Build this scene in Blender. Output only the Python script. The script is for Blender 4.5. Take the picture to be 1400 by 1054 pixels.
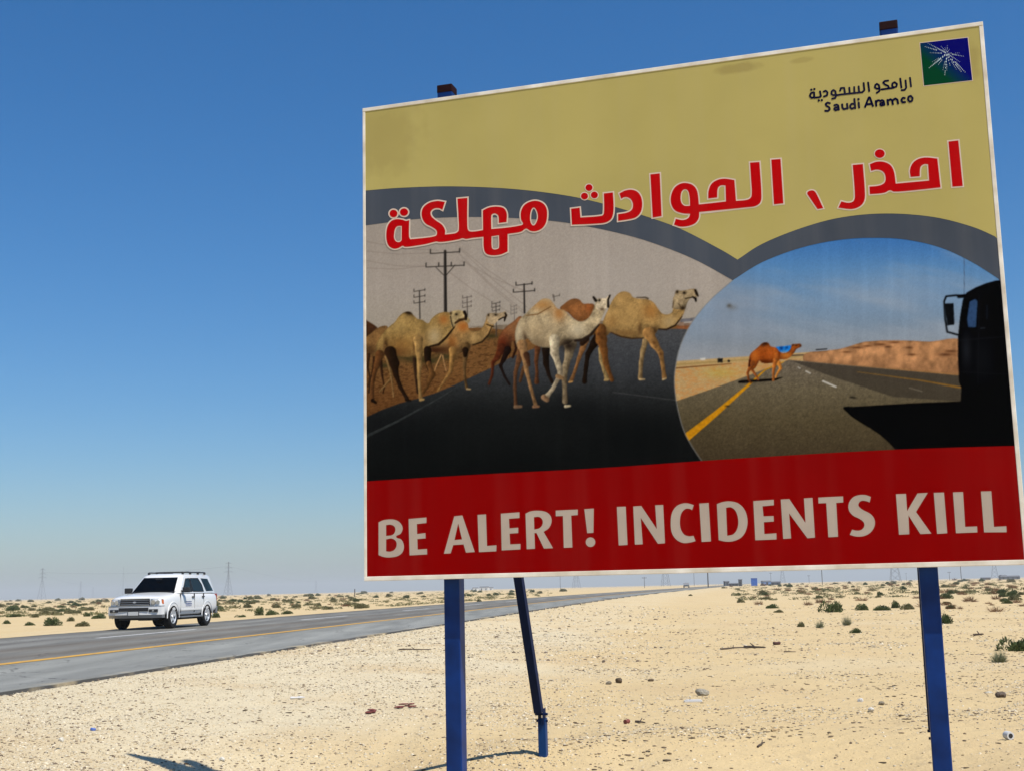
import bpy, bmesh, math, random
import numpy as np
from mathutils import Vector, Matrix
from mathutils.geometry import tessellate_polygon

for o in list(bpy.data.objects): bpy.data.objects.remove(o, do_unlink=True)
SC = bpy.context.scene
COL = SC.collection
rnd = random.Random(11)
rng = np.random.default_rng(7)

# ------------------------------------------------------------------ camera
F_PX, PITCH, ROLL, CAM_Z = 1729.04, .1588, -.0222, 1.30
cp, sp, cr, sr = math.cos(PITCH), math.sin(PITCH), math.cos(ROLL), math.sin(ROLL)
right0, up0, fwd = Vector((1,0,0)), Vector((0,-sp,cp)), Vector((0,cp,sp))
cx_, cy_ = cr*right0 + sr*up0, -sr*right0 + cr*up0
cam = bpy.data.cameras.new('camera'); cam_o = bpy.data.objects.new('camera', cam); COL.objects.link(cam_o)
cam.sensor_fit = 'HORIZONTAL'; cam.sensor_width = 36; cam.lens = F_PX/1400*36
cam.clip_start = .1; cam.clip_end = 60000
M = Matrix((cx_, cy_, -fwd)).transposed().to_4x4(); M.translation = (0,0,CAM_Z)
cam_o.matrix_world = M
SC.camera = cam_o

# ------------------------------------------------------------------ sky, sun, exposure
SUN_EL = math.radians(58.0)
SUN_H = Vector((.745,-.667,0)).normalized()
SUN_DIR = Vector((SUN_H.x*math.cos(SUN_EL), SUN_H.y*math.cos(SUN_EL), math.sin(SUN_EL)))   # towards the sun
wd = bpy.data.worlds.new('World'); SC.world = wd; wd.use_nodes = True
nt = wd.node_tree
sky = nt.nodes.new('ShaderNodeTexSky'); sky.sky_type = 'NISHITA'; sky.sun_disc = False
sky.sun_elevation = SUN_EL; sky.sun_rotation = math.atan2(SUN_H.x, SUN_H.y)
sky.altitude = 0; sky.air_density = 1.15; sky.dust_density = .72; sky.ozone_density = 10
nt.nodes['Background'].inputs[1].default_value = .099
hs = nt.nodes.new('ShaderNodeHueSaturation'); hs.inputs['Saturation'].default_value = 1.2
nt.links.new(sky.outputs[0], hs.inputs['Color']); nt.links.new(hs.outputs[0], nt.nodes['Background'].inputs[0])
sun = bpy.data.lights.new('sun', 'SUN'); sun.energy = 4.9; sun.angle = math.radians(.53); sun.color = (1,.95,.87)
sun_o = bpy.data.objects.new('sun', sun); COL.objects.link(sun_o)
sun_o.rotation_euler = SUN_DIR.to_track_quat('Z','Y').to_euler(); sun_o.location = (30,-30,60)
SC.view_settings.view_transform = 'Standard'; SC.view_settings.look = 'None'
SC.view_settings.gamma = 1; SC.view_settings.use_curve_mapping = False
SC.view_settings.exposure = EXPOSURE = .2
SC.render.engine = 'CYCLES'
SC.cycles.max_bounces = 6; SC.cycles.volume_bounces = 0
try: SC.cycles.use_denoising = True
except Exception: pass

# ------------------------------------------------------------------ helpers
def ray(px, py):
    a, b = px-700, py-527
    u = a*cr + b*sr; v = -a*sr + b*cr
    x, z = u/F_PX, -v/F_PX
    return np.array([x, cp - z*sp, sp + z*cp])
def at_ground(px, py, z=0.):
    R = ray(px, py); t = (z-CAM_Z)/R[2]
    return Vector((R[0]*t, R[1]*t, z))
def at_dist(px, py, y):
    R = ray(px, py); t = y/R[1]
    return Vector((R[0]*t, y, CAM_Z + R[2]*t))
def lin(c):
    c = c/255.
    return c/12.92 if c <= .04045 else ((c+.055)/1.055)**2.4
def srgb(r,g,b): return (lin(r), lin(g), lin(b), 1)

def mat(name, color=(.5,.5,.5), rough=.7, metal=0, spec=.5, coat=0):
    m = bpy.data.materials.new(name); m.use_nodes = True
    b = m.node_tree.nodes['Principled BSDF']
    b.inputs['Base Color'].default_value = (*color[:3],1); b.inputs['Roughness'].default_value = rough
    b.inputs['Metallic'].default_value = metal; b.inputs['Specular IOR Level'].default_value = spec
    if coat: b.inputs['Coat Weight'].default_value = coat; b.inputs['Coat Roughness'].default_value = .05
    return m
def N(m, t): return m.node_tree.nodes.new(t)
def Lk(m, a, b): m.node_tree.links.new(a, b)
def noisy(m, scale, amt, detail=6, coord='Object', bump=0, bdist=.01, tint=None):
    """multiply the base colour by a noise and add a fine relief"""
    b = m.node_tree.nodes['Principled BSDF']; col = tuple(b.inputs['Base Color'].default_value)
    tc = N(m,'ShaderNodeTexCoord'); nz = N(m,'ShaderNodeTexNoise'); nz.inputs['Scale'].default_value = scale; nz.inputs['Detail'].default_value = detail
    Lk(m, tc.outputs[coord], nz.inputs['Vector'])
    rp = N(m,'ShaderNodeValToRGB'); rp.color_ramp.elements[0].position = .3; rp.color_ramp.elements[1].position = .7
    lo = [c*(1-amt) for c in col[:3]]; hi = [min(1,c*(1+amt)) for c in col[:3]]
    if tint: lo = [c*t for c,t in zip(lo,tint)]
    rp.color_ramp.elements[0].color = (*lo,1); rp.color_ramp.elements[1].color = (*hi,1)
    Lk(m, nz.outputs['Fac'], rp.inputs['Fac']); Lk(m, rp.outputs['Color'], b.inputs['Base Color'])
    if bump:
        bp = N(m,'ShaderNodeBump'); bp.inputs['Strength'].default_value = bump; bp.inputs['Distance'].default_value = bdist
        Lk(m, nz.outputs['Fac'], bp.inputs['Height']); Lk(m, bp.outputs['Normal'], b.inputs['Normal'])
    return m

def mk(name, verts, faces, m, parent=None, smooth=False):
    me = bpy.data.meshes.new(name)
    me.from_pydata([tuple(v) for v in verts], [], faces); me.update()
    if m: me.materials.append(m)
    if smooth: me.polygons.foreach_set('use_smooth', [True]*len(me.polygons))
    o = bpy.data.objects.new(name, me); COL.objects.link(o)
    if parent: o.parent = parent
    return o
def mk_np(name, V, Fq, m, parent=None, smooth=False, colors=None):
    V = np.asarray(V, np.float32); Fq = np.asarray(Fq, np.int32); k = Fq.shape[1]
    me = bpy.data.meshes.new(name)
    me.vertices.add(len(V)); me.vertices.foreach_set('co', V.ravel())
    me.loops.add(Fq.size); me.loops.foreach_set('vertex_index', Fq.ravel())
    me.polygons.add(len(Fq)); me.polygons.foreach_set('loop_start', np.arange(0,Fq.size,k,dtype=np.int32))
    me.polygons.foreach_set('loop_total', np.full(len(Fq),k,np.int32))
    me.update(calc_edges=True)
    if smooth: me.polygons.foreach_set('use_smooth', np.ones(len(Fq),bool))
    if colors is not None:
        ca = me.color_attributes.new('Col','FLOAT_COLOR','POINT')
        c4 = np.ones((len(V),4),np.float32); c4[:,:3] = colors; ca.data.foreach_set('color', c4.ravel())
    if m: me.materials.append(m)
    o = bpy.data.objects.new(name, me); COL.objects.link(o)
    if parent: o.parent = parent
    return o
def empty(name, loc=(0,0,0), rz=0):
    o = bpy.data.objects.new(name, None); COL.objects.link(o); o.location = loc; o.rotation_euler = (0,0,rz); return o
def tag(o, label=None, cat=None, group=None, kind=None):
    if label: o['label'] = label
    if cat: o['category'] = cat
    if group: o['group'] = group
    if kind: o['kind'] = kind
    return o
def auto(o, deg=35):
    me = o.data
    me.polygons.foreach_set('use_smooth', [True]*len(me.polygons))
    bm = bmesh.new(); bm.from_mesh(me)
    for e in bm.edges:
        if len(e.link_faces) == 2 and e.calc_face_angle(3) > math.radians(deg): e.smooth = False
    bm.to_mesh(me); bm.free()
    return o
class MB:
    """collects boxes, bars and prisms into one mesh"""
    def __init__(s): s.v = []; s.f = []
    def add(s, vs, fs):
        b = len(s.v); s.v += [tuple(v) for v in vs]; s.f += [tuple(i+b for i in f) for f in fs]; return s
    def box(s, a, b):
        (x0,y0,z0),(x1,y1,z1) = a,b
        x0,x1 = sorted((x0,x1)); y0,y1 = sorted((y0,y1)); z0,z1 = sorted((z0,z1))
        return s.add([(x0,y0,z0),(x1,y0,z0),(x1,y1,z0),(x0,y1,z0),(x0,y0,z1),(x1,y0,z1),(x1,y1,z1),(x0,y1,z1)],
            [(3,2,1,0),(4,5,6,7),(0,1,5,4),(1,2,6,5),(2,3,7,6),(3,0,4,7)])
    def bar(s, a, b, r, n=6, r2=None, up=None):
        a, b = Vector(a), Vector(b); r2 = r if r2 is None else r2
        d = (b-a).normalized(); h = Vector(up) if up else (Vector((0,0,1)) if abs(d.z) < .9 else Vector((1,0,0)))
        x = d.cross(h).normalized(); y = x.cross(d)
        off = math.pi/4 if n == 4 else 0
        vs = []
        for p, q in ((a,r),(b,r2)):
            for i in range(n):
                t = 2*math.pi*i/n + off; vs.append(p + x*(q*math.cos(t)) + y*(q*math.sin(t)))
        fs = [(i,(i+1)%n,n+(i+1)%n,n+i) for i in range(n)] + [tuple(range(n-1,-1,-1)), tuple(range(n,2*n))]
        return s.add(vs, fs)
    def prism(s, pts, off):
        n = len(pts); off = Vector(off)
        vs = [Vector(p) for p in pts] + [Vector(p)+off for p in pts]
        return s.add(vs, [tuple(range(n-1,-1,-1)), tuple(range(n,2*n))] + [(i,(i+1)%n,n+(i+1)%n,n+i) for i in range(n)])
    def lathe(s, prof, c, axis, n=24, closed=False):
        """prof: (radius, along) pairs; axis unit vector"""
        c, ax = Vector(c), Vector(axis); h = Vector((0,0,1)) if abs(ax.z) < .9 else Vector((1,0,0))
        x = ax.cross(h).normalized(); y = ax.cross(x)
        vs = []; k = len(prof)
        for i in range(n):
            t = 2*math.pi*i/n
            for r, l in prof: vs.append(c + ax*l + (x*math.cos(t)+y*math.sin(t))*r)
        fs = []
        for i in range(n):
            j = (i+1)%n
            for q in range(k if closed else k-1):
                p = (q+1)%k; fs.append((i*k+q, j*k+q, j*k+p, i*k+p))
        return s.add(vs, fs)
    def build(s, name, m, parent=None, bevel=0, smooth=None, seg=2):
        o = mk(name, s.v, s.f, m, parent)
        bm = bmesh.new(); bm.from_mesh(o.data); bmesh.ops.recalc_face_normals(bm, faces=bm.faces)
        if bevel: bmesh.ops.bevel(bm, geom=list(bm.edges), offset=bevel, segments=seg, affect='EDGES', profile=.6, clamp_overlap=True)
        bm.to_mesh(o.data); bm.free()
        if smooth: auto(o, smooth)
        return o
def copy_tree(o, parent=None):
    c = o.copy(); COL.objects.link(c)
    if parent: c.parent = parent
    for ch in list(o.children): copy_tree(ch, c)
    return c

# numpy value noise
_perm = rng.random((256,256))
def vnoise(x, y):
    x = np.asarray(x, float); y = np.asarray(y, float)
    xi, yi = np.floor(x).astype(int), np.floor(y).astype(int); fx, fy = x-xi, y-yi
    fx, fy = fx*fx*(3-2*fx), fy*fy*(3-2*fy)
    g = lambda a,b: _perm[a & 255, b & 255]
    return (g(xi,yi)*(1-fx)+g(xi+1,yi)*fx)*(1-fy) + (g(xi,yi+1)*(1-fx)+g(xi+1,yi+1)*fx)*fy
def fbm(x, y, n=4):
    s, a, t = 0, 1, 0
    for i in range(n):
        s = s + a*vnoise(x*2**i+17.3*i, y*2**i+5.7*i); t += a; a *= .5
    return s/t
def sstep(a, b, x):
    t = np.clip((np.asarray(x,float)-a)/(b-a),0,1); return t*t*(3-2*t)

# ------------------------------------------------------------------ ground, road
ROAD_Z = .25
def near_edge(y):
    """x of the near edge of the asphalt at y; straight, then bending slightly right"""
    y = np.asarray(y, float)
    t = np.clip((y-60)/140, 0, 1)
    return -8.05 + .143*y + .044*(140*(t**2/2)) + .044*np.maximum(y-200, 0)
def road_dist(x, y):
    """distance to the left of the near edge (positive on the road side)"""
    return (near_edge(y)-x)*.988
ROAD_W = 11.25
def ground_z(x, y):
    x = np.asarray(x,float); y = np.asarray(y,float)
    q = road_dist(x, y)
    bank = np.where(q < ROAD_W/2, sstep(-7.5,-.15,q), 1-sstep(ROAD_W+.4, ROAD_W+9, q))
    z = (ROAD_Z-.014)*bank
    off = np.minimum(np.abs(q), np.abs(q-ROAD_W)); inside = (q > -.15) & (q < ROAD_W+.15)
    soft = sstep(.1, 3.5, off)
    z = z + soft*((fbm(x*.9,y*.9,3)-.5)*.05 + (fbm(x*2.7+9,y*2.7,2)-.5)*.022 + (fbm(x*.11+3,y*.11,2)-.5)*.10*sstep(12,40,y))
    z = z + sstep(.05,.5,off)*(fbm(x*7+2,y*7,2)-.5)*.008
    far = np.hypot(x,y)
    z = z + sstep(4,14,off)*sstep(40,120,far)*(fbm(x*.035+8,y*.035,3)-.5)*.55
    # low wind-blown mound beside the footing, gravelly hump in the foreground; hollows added to drop the sign and brace shadows lower
    for mx,my,h,s in ((.15,10.55,.05,.55),(-.25,10.2,.05,.5),(1.2,10.9,.05,.7),(2.0,11.0,.03,.9),(-1.5,9.8,-.24,1.05),(.1,9.3,-.12,.8),(2.3,9.6,-.13,1.1)):
        z = z + h*np.exp(-((x-mx)**2+(y-my)**2)/(2*s*s*.5))
    # wheel ruts along the verge and faint wind ripples on the open sand
    for rq in (-2.1,-3.75,-5.6,-7.3):
        w = rq + .35*np.sin(y*.11+rq) + .1*np.sin(y*.47)
        z = z - .014*np.exp(-((q-w)/.13)**2)*(.4+.6*(fbm(x*.3+rq,y*.3,2)>.45)) + .006*np.exp(-((q-w-.24)/.09)**2)
    rip = sstep(-6.5,-9,q)*sstep(.45,.6,fbm(x*.35+50,y*.35,2))*sstep(30,20,y)
    z = z + rip*.006*np.sin((x*.82-y*1.0+.5*fbm(x*.8,y*.8,2))*21)
    z = np.where(inside, ROAD_Z-.12, z)
    return z
def gz(x, y): return float(ground_z(np.array([x]), np.array([y]))[0])

def axis(lo, hi, step, far, grow=1.16):
    c = list(np.arange(lo, hi, step)); s = step; a = lo; left = []
    while a > -far: s *= grow; a -= s; left.append(a)
    s = step; b = c[-1]; rt = []
    while b < far: s *= grow; b += s; rt.append(b)
    return np.array(left[::-1]+c+rt)
GX = axis(-11, 11, .075, 8000, 1.13); GY = axis(8.2, 34, .085, 8000, 1.09)
XX, YY = np.meshgrid(GX, GY); ZZ = ground_z(XX, YY)
nx, ny = len(GX), len(GY)
idx = np.arange(nx*ny).reshape(ny,nx)
Fq = np.stack([idx[:-1,:-1],idx[:-1,1:],idx[1:,1:],idx[1:,:-1]],-1).reshape(-1,4)
q = road_dist(XX,YY)
gravel = np.clip(sstep(-7,-3.2,q)*1.0*(q<2) + (fbm(XX*.25,YY*.25,3)-.45)*1.2, 0, 1)
gravel *= sstep(60,20,YY)*.6+.4
colr = np.stack([gravel, fbm(XX*.05,YY*.05,3), np.zeros_like(XX)],-1).reshape(-1,3)

sandm = mat('sand', (.5,.42,.27), .95, spec=.15)
def build_sand(m):
    nodes = m.node_tree.nodes; b = nodes['Principled BSDF']
    tc = N(m,'ShaderNodeTexCoord'); at = N(m,'ShaderNodeAttribute'); at.attribute_name = 'Col'
    sep = N(m,'ShaderNodeSeparateColor'); Lk(m, at.outputs['Color'], sep.inputs[0])
    def noise(sc, det, rough=.55):
        n = N(m,'ShaderNodeTexNoise'); n.inputs['Scale'].default_value = sc; n.inputs['Detail'].default_value = det; n.inputs['Roughness'].default_value = rough
        Lk(m, tc.outputs['Object'], n.inputs['Vector']); return n
    def mixc(a, bcol, fac, mode='MIX'):
        x = N(m,'ShaderNodeMix'); x.data_type = 'RGBA'; x.blend_type = mode
        for s, k in ((a,6),(bcol,7),(fac,0)):
            if hasattr(s,'is_output'): Lk(m, s, x.inputs[k])
            else: x.inputs[k].default_value = s
        return x.outputs[2]
    def ramp(s, p0, p1):
        r = N(m,'ShaderNodeMapRange'); r.inputs['From Min'].default_value = p0; r.inputs['From Max'].default_value = p1; r.clamp = True
        Lk(m, s, r.inputs['Value']); return r.outputs[0]
    n1 = noise(.35, 5); n2 = noise(5, 6, .65); n3 = noise(38, 5, .7); n4 = noise(110, 3, .7)
    base = mixc((.565,.425,.222,1), (.60,.505,.33,1), sep.outputs[0])
    base = mixc(base, (.52,.38,.20,1), ramp(n1.outputs['Fac'], .5,.75))
    base = mixc(base, (.44,.335,.19,1), ramp(n2.outputs['Fac'], .56,.78))
    # dark grains: small crusts and chips of stone lying in the sand
    gm = N(m,'ShaderNodeMath'); gm.operation = 'MULTIPLY'; Lk(m, ramp(n3.outputs['Fac'], .56,.66), gm.inputs[0])
    ga = N(m,'ShaderNodeMath'); ga.operation = 'MULTIPLY_ADD'; Lk(m, sep.outputs[0], ga.inputs[0]); ga.inputs[1].default_value = .6; ga.inputs[2].default_value = .35
    Lk(m, ga.outputs[0], gm.inputs[1])
    base = mixc(base, (.25,.20,.13,1), gm.outputs[0])
    lm = N(m,'ShaderNodeMath'); lm.operation = 'MULTIPLY'; Lk(m, ramp(n4.outputs['Fac'], .58,.7), lm.inputs[0]); Lk(m, ga.outputs[0], lm.inputs[1])
    base = mixc(base, (.72,.67,.55,1), lm.outputs[0])
    Lk(m, base, b.inputs['Base Color'])
    bp = N(m,'ShaderNodeBump'); bp.inputs['Strength'].default_value = .7; bp.inputs['Distance'].default_value = .02
    Lk(m, n3.outputs['Fac'], bp.inputs['Height'])
    bp2 = N(m,'ShaderNodeBump'); bp2.inputs['Strength'].default_value = .6; bp2.inputs['Distance'].default_value = .05
    Lk(m, n2.outputs['Fac'], bp2.inputs['Height']); Lk(m, bp.outputs['Normal'], bp2.inputs['Normal'])
    Lk(m, bp2.outputs['Normal'], b.inputs['Normal'])
build_sand(sandm)
ground = mk_np('ground', np.stack([XX,YY,ZZ],-1).reshape(-1,3), Fq, sandm, smooth=True, colors=colr)
tag(ground, 'pale desert sand stretching to the horizon', kind='structure')

# road strip: a slab with its own broken edges; UV-like attribute = metres across, metres along
ys = np.concatenate([np.arange(-400,-10,20), np.arange(-10,60,.5), np.arange(60,140,2), np.arange(140,400,6), np.arange(400,7800,60)])
def road_pt(y, off):
    """point on the road at parameter y, off metres left of the near edge"""
    x = near_edge(y); s = (near_edge(np.asarray(y)+.5)-near_edge(np.asarray(y)-.5))
    L = np.hypot(1,s); return x - off/L, y + off*s/L
offs = np.array([0,0,.25,.8,2,3.3,4.3,5.4,6.5,7.5,8.5,9.4,10.4,11,ROAD_W,ROAD_W])
V = []; C = []
for k,o in enumerate(offs):
    jag = (fbm(ys*1.3+k, ys*0+o, 3)-.5)*.16 if k in (0,1,len(offs)-2,len(offs)-1) else 0
    if k in (0,1): jag = (fbm(ys*1.3, ys*0, 3)-.5)*.16
    X,Y = road_pt(ys, o+jag)
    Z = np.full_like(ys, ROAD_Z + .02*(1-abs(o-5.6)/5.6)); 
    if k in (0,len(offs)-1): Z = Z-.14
    V.append(np.stack([X,Y,Z],-1)); C.append(np.stack([np.full_like(ys,o/12.), (ys%1000)/1000., ys*0],-1))
V = np.stack(V,1); C = np.stack(C,1); n_o = len(offs)
idx = np.arange(len(ys)*n_o).reshape(len(ys),n_o)
Fr = np.stack([idx[:-1,:-1],idx[1:,:-1],idx[1:,1:],idx[:-1,1:]],-1).reshape(-1,4)
asphalt = mat('asphalt', (.16,.16,.155), .85, spec=.25)
def build_asphalt(m):
    b = m.node_tree.nodes['Principled BSDF']
    tc = N(m,'ShaderNodeTexCoord'); at = N(m,'ShaderNodeAttribute'); at.attribute_name = 'Col'
    sep = N(m,'ShaderNodeSeparateColor'); Lk(m, at.outputs['Color'], sep.inputs[0])
    rp = N(m,'ShaderNodeValToRGB'); e = rp.color_ramp.elements
    # metres across /12: shoulder pale, lanes darker with browner wheel tracks, dark tarry far edge strip; thin gap shadow painted dark along the near edge
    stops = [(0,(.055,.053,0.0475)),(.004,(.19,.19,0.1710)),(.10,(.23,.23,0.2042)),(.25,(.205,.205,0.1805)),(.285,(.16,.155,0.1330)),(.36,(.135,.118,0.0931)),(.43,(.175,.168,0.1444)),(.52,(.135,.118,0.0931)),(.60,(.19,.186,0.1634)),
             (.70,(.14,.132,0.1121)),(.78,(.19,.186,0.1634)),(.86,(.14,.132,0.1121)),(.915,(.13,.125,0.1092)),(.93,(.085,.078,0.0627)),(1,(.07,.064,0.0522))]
    while len(e) < len(stops): e.new(.5)
    for el,(p,c) in zip(e, stops): el.position = p; el.color = (*c,1)
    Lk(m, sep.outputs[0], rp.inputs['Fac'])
    mp = N(m,'ShaderNodeMapping'); mp.inputs['Rotation'].default_value = (0,0,math.radians(8.1)); mp.inputs['Scale'].default_value = (1,.12,1)
    Lk(m, tc.outputs['Object'], mp.inputs['Vector'])
    nz = N(m,'ShaderNodeTexNoise'); nz.inputs['Scale'].default_value = 1.6; nz.inputs['Detail'].default_value = 6; Lk(m, mp.outputs[0], nz.inputs['Vector'])
    n2 = N(m,'ShaderNodeTexNoise'); n2.inputs['Scale'].default_value = 60; n2.inputs['Detail'].default_value = 3; Lk(m, tc.outputs['Object'], n2.inputs['Vector'])
    for src, lo, hi in ((nz, .72, 1.25), (n2, .7, 1.3)):
        r = N(m,'ShaderNodeMapRange'); r.inputs['From Min'].default_value = .25; r.inputs['From Max'].default_value = .75; r.inputs['To Min'].default_value = lo; r.inputs['To Max'].default_value = hi
        Lk(m, src.outputs['Fac'], r.inputs['Value'])
        x = N(m,'ShaderNodeMix'); x.data_type = 'RGBA'; x.blend_type = 'MULTIPLY'; x.inputs[0].default_value = 1
        prev = rp.outputs['Color'] if src is nz else last
        Lk(m, prev, x.inputs[6]); Lk(m, r.outputs[0], x.inputs[7]); last = x.outputs[2]
    def vmath(op, a, c):
        x = N(m,'ShaderNodeMath'); x.operation = op; x.use_clamp = True
        for i,s in enumerate((a,c)):
            if hasattr(s,'is_output'): Lk(m, s, x.inputs[i])
            else: x.inputs[i].default_value = s
        return x.outputs[0]
    def over(fac, col):
        nonlocal last
        x = N(m,'ShaderNodeMix'); x.data_type = 'RGBA'; Lk(m, fac, x.inputs[0]); Lk(m, last, x.inputs[6]); x.inputs[7].default_value = (*col,1); last = x.outputs[2]
    # cracks: cell borders, broken up by a noise; tar patches; sand blown over both edges
    vo = N(m,'ShaderNodeTexVoronoi'); vo.feature = 'DISTANCE_TO_EDGE'; vo.inputs['Scale'].default_value = .55; dv = N(m,'ShaderNodeTexNoise'); dv.inputs['Scale'].default_value = 2.2; dv.inputs['Detail'].default_value = 5; Lk(m, tc.outputs['Object'], dv.inputs['Vector'])
    am = N(m,'ShaderNodeVectorMath'); am.operation = 'MULTIPLY_ADD'; Lk(m, dv.outputs['Color'], am.inputs[0]); am.inputs[1].default_value = (.7,.7,.7); Lk(m, tc.outputs['Object'], am.inputs[2]); Lk(m, am.outputs[0], vo.inputs['Vector'])
    nb = N(m,'ShaderNodeTexNoise'); nb.inputs['Scale'].default_value = .35; nb.inputs['Detail'].default_value = 4; Lk(m, tc.outputs['Object'], nb.inputs['Vector'])
    over(vmath('MULTIPLY', vmath('LESS_THAN', vo.outputs['Distance'], .006), vmath('GREATER_THAN', nb.outputs['Fac'], .5)), (.06,.055,.05))
    nc = N(m,'ShaderNodeTexNoise'); nc.inputs['Scale'].default_value = .22; nc.inputs['Detail'].default_value = 2; Lk(m, mp.outputs[0], nc.inputs['Vector'])
    over(vmath('MULTIPLY', vmath('GREATER_THAN', nc.outputs['Fac'], .66), .6), (.075,.07,.065))
    ns = N(m,'ShaderNodeTexNoise'); ns.inputs['Scale'].default_value = 1.3; ns.inputs['Detail'].default_value = 7; Lk(m, tc.outputs['Object'], ns.inputs['Vector'])
    ed_ = N(m,'ShaderNodeMapRange'); ed_.inputs['From Min'].default_value = .03; ed_.inputs['From Max'].default_value = .0; Lk(m, sep.outputs[0], ed_.inputs['Value'])
    e2 = N(m,'ShaderNodeMapRange'); e2.inputs['From Min'].default_value = .89; e2.inputs['From Max'].default_value = .95; Lk(m, sep.outputs[0], e2.inputs['Value'])
    for e_ in (ed_, e2): over(vmath('MULTIPLY', vmath('MULTIPLY', e_.outputs[0], .75), vmath('MULTIPLY', vmath('SUBTRACT', ns.outputs['Fac'], .53), 5.)), (.46,.37,.22))
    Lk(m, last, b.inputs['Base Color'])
    bp = N(m,'ShaderNodeBump'); bp.inputs['Strength'].default_value = .35; bp.inputs['Distance'].default_value = .006; Lk(m, n2.outputs['Fac'], bp.inputs['Height']); Lk(m, bp.outputs['Normal'], b.inputs['Normal'])
build_asphalt(asphalt)
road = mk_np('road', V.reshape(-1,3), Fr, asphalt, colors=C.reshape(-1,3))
tag(road, 'grey asphalt desert highway with yellow edge line', kind='structure')
def road_z(o): return ROAD_Z + .02*(1-abs(o-5.6)/5.6)
def paint(name, o0, o1, y0, y1, m, step):
    yy = np.arange(y0, y1+1e-6, step)
    a = np.stack([*road_pt(yy,o0), np.full_like(yy, road_z(o0)+.006)],-1); b = np.stack([*road_pt(yy,o1), np.full_like(yy, road_z(o1)+.006)],-1)
    V = np.stack([a,b],1).reshape(-1,3); i = np.arange(len(yy)-1)*2
    return mk_np(name, V, np.stack([i,i+2,i+3,i+1],-1), m, road)
def worn(m, col, scale=7):
    """worn road paint: the asphalt shows through in cracks"""
    b = m.node_tree.nodes['Principled BSDF']; tc = N(m,'ShaderNodeTexCoord'); nz = N(m,'ShaderNodeTexNoise'); nz.inputs['Scale'].default_value = scale; nz.inputs['Detail'].default_value = 8
    Lk(m, tc.outputs['Object'], nz.inputs['Vector']); rp = N(m,'ShaderNodeValToRGB')
    rp.color_ramp.elements[0].position = .38; rp.color_ramp.elements[1].position = .52
    rp.color_ramp.elements[0].color = (*[c*.55+.05 for c in col],1); rp.color_ramp.elements[1].color = (*col,1)
    Lk(m, nz.outputs['Fac'], rp.inputs['Fac']); Lk(m, rp.outputs['Color'], b.inputs['Base Color']); return m
yel_m = worn(mat('yellow_road_paint', (.5,.3,.04), .8), (.56,.30,.03))
wht_m = worn(mat('white_road_paint', (.7,.7,.68), .8), (.72,.71,.68))
tag(paint('yellow_edge_line', 3.18, 3.46, -200, 800, yel_m, 2))
for k in range(-3, 26):
    y0 = 32.2 + 17*k; paint('lane_dash', 7.42, 7.58, y0, y0+6.5, wht_m, .5)

# ------------------------------------------------------------------ the billboard
S_YAW, S_W, S_H = -.2936, 4.0062, 3.2
S_BL = np.array([-.98240, 8.26656, 1.36784])
s_d = np.array([math.cos(S_YAW), math.sin(S_YAW), 0]); s_n = np.array([-math.sin(S_YAW), math.cos(S_YAW), 0])
def S(px, py):
    """photo pixel -> metres on the sign face (u to the right, v up)"""
    R = ray(px, py); O = np.array([0,0,CAM_Z]); t = ((S_BL-O)@s_n)/(R@s_n); P = O + R*t - S_BL
    return float(P@s_d), float(P[2])
board = empty('billboard', (float(S_BL[0]), float(S_BL[1]), 0), S_YAW)
tag(board, 'large roadside warning billboard on blue posts with camel pictures and red banner', 'billboard')
FZ = float(S_BL[2])          # bottom of the sign above the ground; local: x right, y back, z up
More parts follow.
